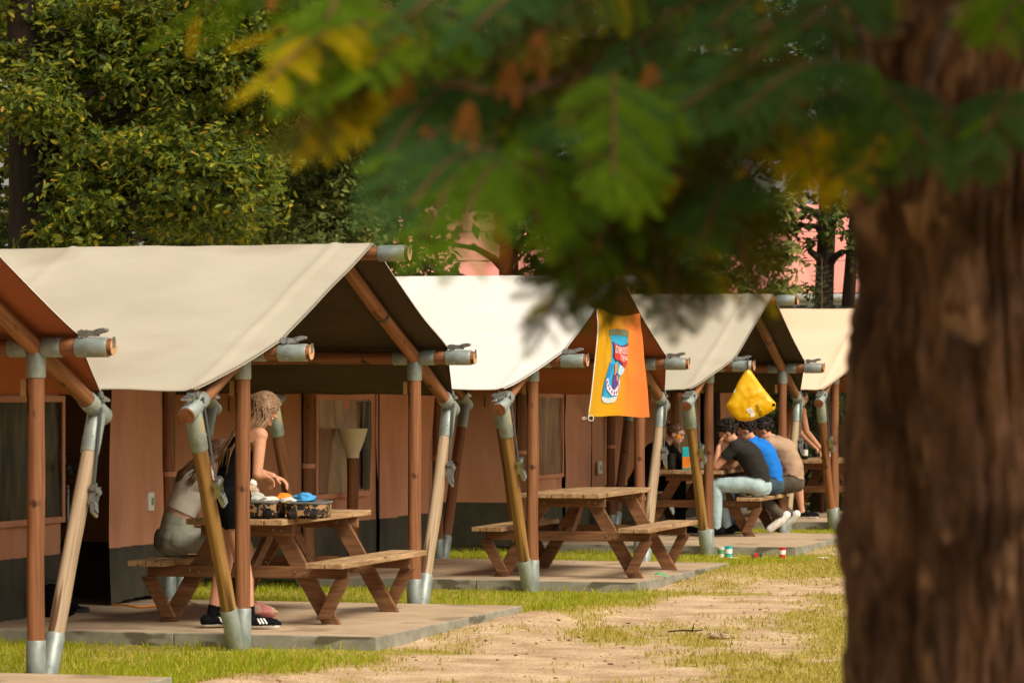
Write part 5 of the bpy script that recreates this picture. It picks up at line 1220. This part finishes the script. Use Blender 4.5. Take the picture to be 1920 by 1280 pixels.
mb.add(vs, [(j*NA+i, j*NA+(i+1)%NA, (j+1)*NA+(i+1)%NA, (j+1)*NA+i) for j in range(len(nz_)-1) for i in range(NA)])
mb.build('trunk', ['bark_red'], RT, smooth=True)
FM = ['frond_teal','frond_green','frond_olive','frond_yellow','frond_rust']
FV, FF, FI = [], [], []
def frond(p, d, nrm, L_, mi, pairs=13):
    d = d.normalized(); nrm = (nrm-d*nrm.dot(d)).normalized(); s = d.cross(nrm)
    o = len(FV); w0 = .0012
    for i in range(4):
        t = i/3; c = p+d*L_*t-Vector((0,0,1))*L_*.16*t*t; FV.extend([c-s*w0, c+s*w0])
    for i in range(3): FF.append((o+2*i, o+2*i+1, o+2*i+3, o+2*i+2)); FI.append(mi)
    for i in range(pairs):
        t = (i+.6)/pairs; c = p+d*L_*t-Vector((0,0,1))*L_*.16*t*t; ll = L_*.24*math.sin(PI*min(1,.18+t*.80))**.7
        for sg in (-1,1):
            e = (s*sg*.86+d*.5).normalized(); wv = d*(L_/pairs*.44); q = c+e*ll-Vector((0,0,1))*ll*.15; m_ = c.lerp(q,.55)
            o = len(FV); FV.extend([c, m_-wv*1.05, q, m_+wv*1.05]); FF.append((o,o+1,o+2,o+3)); FI.append(mi)
TW = MB(); fr = random.Random(21)
def spray(a, b, mi, L0=.11, mix=.2, dens=.027, alt=None):
    L0 *= 1.3
    a, b = Vector(a), Vector(b); d = b-a; Ln = d.length; n = max(4, int(Ln/dens)); pts = []
    for i in range(n+1):
        t = i/n; pts.append(a+d*t+Vector((0,0,.10*Ln*math.sin(PI*t)))+Vector((0,fr.uniform(-.004,.004),0)))
    TW.tube(pts[::max(1,n//6)]+[pts[-1]], .0028, 5, False)
    base_n = Vector((fr.uniform(-.3,.3),-fr.uniform(.35,1.0),fr.uniform(.35,.95)))
    for i in range(1,n+1):
        t = i/n; dl = (pts[i]-pts[i-1]).normalized(); L_ = L0*(1-.55*t)*fr.uniform(.75,1.1); s = dl.cross(base_n).normalized()
        for sg in (-1,1):
            dd = dl*fr.uniform(.35,.75)+s*sg*fr.uniform(.6,1)+Vector((0,0,-.25+fr.uniform(-.2,.15)))
            k = mi if fr.random() > mix else fr.choice(alt or [0,1,2,3]); frond(pts[i], dd, base_n+Vector((fr.uniform(-.4,.4),fr.uniform(-.3,.3),fr.uniform(-.3,.3))), L_, k)
    frond(pts[-1], d, base_n, L0*.75, mi)
T_, G_, O_, Y_, R_ = 0,1,2,3,4
for (x0,y0,x1,y1,d,mi) in (
    (740,50,500,152,5.5,Y_),(700,80,560,175,5.6,1),(740,20,560,70,5.8,1),(680,130,560,255,5.6,O_),(720,170,600,262,5.6,Y_),(790,120,640,200,5.9,2),(700,-20,610,40,5.6,1),(860,40,690,130,5.5,1),
    (900,150,720,300,5.6,T_),(900,230,715,370,5.5,T_),(930,280,760,400,5.4,T_),(930,290,790,450,5.4,G_),(940,300,860,455,5.3,G_),(960,300,1010,420,5.4,G_),(990,270,1030,380,5.5,1),
    (1000,100,830,230,5.8,O_),(1000,180,900,330,5.9,T_),(1080,90,960,250,5.9,O_),(1120,160,1010,330,5.6,T_),(1150,140,1150,330,5.3,G_),(1180,160,1185,350,5.4,G_),(1140,200,1080,380,5.5,T_),
    (1260,60,1060,170,5.8,O_),(1220,-10,1000,80,5.7,O_),(1100,-20,880,60,5.6,T_),(960,-30,760,40,5.7,T_),(1400,-10,1180,100,5.8,T_),(1420,130,1220,250,5.6,T_),(1520,140,1270,210,5.5,T_),(1640,130,1380,220,5.4,T_),(1600,180,1440,250,5.5,T_),
    (1600,60,1400,120,5.6,O_),(1500,-20,1330,60,5.7,T_),(1680,-20,1500,60,5.6,T_),(1620,150,1740,280,5.6,T_),(1640,200,1640,310,5.7,T_),(1930,170,1840,260,5.6,T_),(1900,220,1820,310,5.7,T_),(1940,10,1870,60,5.5,1),
    (1330,240,1240,420,6.0,O_),(1280,300,1130,470,5.9,O_),(1260,340,1100,520,5.9,O_),(1230,360,1040,560,5.8,O_),(1310,340,1310,540,6.0,O_),(1330,340,1400,500,6.0,O_),(1350,320,1430,460,6.1,O_),(1250,420,1260,580,5.9,O_),(1180,420,1110,555,5.9,O_),(1130,380,1060,500,6.0,2),
    (1480,230,1530,330,6.0,Y_),(1440,230,1400,330,6.1,O_),(1540,230,1500,330,6.1,Y_),(1400,260,1330,380,6.1,O_),(1560,220,1580,330,6.0,Y_),(1300,220,1180,330,6.0,O_),
    (1210,350,1110,480,5.8,G_),(1240,400,1170,530,5.8,O_),(1380,340,1320,450,5.8,T_),(1100,480,1020,600,5.7,O_),(1060,440,1090,540,5.8,O_),(1200,470,1160,585,5.9,O_),(1290,500,1270,590,5.9,O_),(1160,250,1290,350,5.9,O_),(1380,380,1420,545,6.1,O_),(1110,300,1060,430,5.8,G_)):
    spray(P(x0,y0,d+.15), P(x1,y1,d-.1+fr.uniform(-.1,.1)), mi, .11 if mi != O_ else .10, .18, alt=[0,1,2,2,3] if mi in (O_,Y_) else [0,1,2])
# more hanging sprays in and above the frame, some added to cast shade
for i in range(34):
    x = fr.uniform(640,1620); y = fr.uniform(-60,200 if x > 800 else 90); d = fr.uniform(5.9,6.6); a = P(x,y,d); an = fr.uniform(2.4,4.0)
    spray(a, a+Vector((math.cos(an)*.22,fr.uniform(-.12,.05),math.sin(an)*.10-.06)), fr.choice([O_,O_,T_,T_,G_,Y_]), .10, .35, alt=[0,1,2,3,3,4])
for (x, y, d) in ((880,190,5.4),(960,110,5.5),(1010,60,5.5),(800,235,5.5),(930,400,5.3),(940,425,5.3),(1222,120,5.6),(1210,155,5.6),(1160,185,5.4),(1500,135,5.5),(870,150,5.7),(845,170,5.7),(760,130,5.6)):
    p = P(x,y,d); frond(p, Vector((.1,0,-1)), Vector((0,-1,.2)), .07, R_); frond(p, Vector((-.4,0,-1)), Vector((0,-1,.2)), .06, R_)
for i in range(260):  # unseen sprays added on the sun side to shade the fronds below
    c = TB+Vector((fr.uniform(-.45,2.2),fr.uniform(-3.6,.2),fr.uniform(2.72,3.7)))
    spray(c, c+Vector((fr.uniform(-.4,.4),fr.uniform(-.4,.4),-.1)), fr.choice([T_,T_,O_,G_]), .15, .2, .035)
for i in range(520):
    z = 2.75+7*fr.random()**1.3; k = 2.1*(1-(z-2.6)/9.5); a = fr.uniform(0,2*PI); r_ = k*math.sqrt(fr.random()); c = TB+Vector((math.cos(a)*r_,math.sin(a)*r_,z))
    if c.y < 3.5: continue
    spray(c, c+Vector((math.cos(a)*.4,math.sin(a)*.4,-.12)), fr.choice([T_,T_,O_,G_]), .17, .2, .04)
o = len(FV); FV.extend(Vector(v) for v in TW.v); FF.extend(tuple(i+o for i in f) for f in TW.f); FI.extend([5]*len(TW.f))
V_ = np.array([tuple(v) for v in FV])-np.array(TB)
np_mesh('crown', V_, np.array(FF, np.int32).ravel(), 4, FM+['twig'], FI, RT)
def limb(pts, r0, r1):
    pts = [Vector(p)-TB for p in pts]; n = len(pts); mb = MB(); mb.tube(pts, [r0+(r1-r0)*i/(n-1) for i in range(n)], 12); mb.build('branch', ['bark_red'], RT, smooth=True)
limb([TB+Vector((-.15,0,2.62)), P(1560,40,6.6), P(1380,60,6.2), P(1180,110,5.9), P(960,180,5.6), P(800,150,5.6)], .020, .004)
limb([TB+Vector((-.15,-.1,2.5)), P(1610,60,6.4), P(1625,130,6.1), P(1600,190,5.8)], .022, .010)
limb([TB+Vector((-.1,.0,2.75)), P(1400,-30,6.5), P(1230,120,6.1), P(1205,220,6.0), P(1230,340,5.95), P(1240,430,5.9)], .022, .005)
limb([TB+Vector((-.15,.1,2.7)), P(1300,-40,6.3), P(1000,-10,5.9), P(780,40,5.7)], .024, .005)
limb([TB+Vector((-.02,-.2,2.55)), P(1790,20,6.3), P(1740,150,6.0), P(1760,230,5.8)], .02, .006)
for i in range(14):
    z = 3.1+i*.42; a = i*2.4; k = 1.9*(1-(z-2.6)/9.5); limb([TB+Vector((0,0,z)), TB+Vector((math.cos(a)*k*.5,math.sin(a)*k*.5,z+.1)), TB+Vector((math.cos(a)*k,math.sin(a)*k,z-.05))], .03, .006)
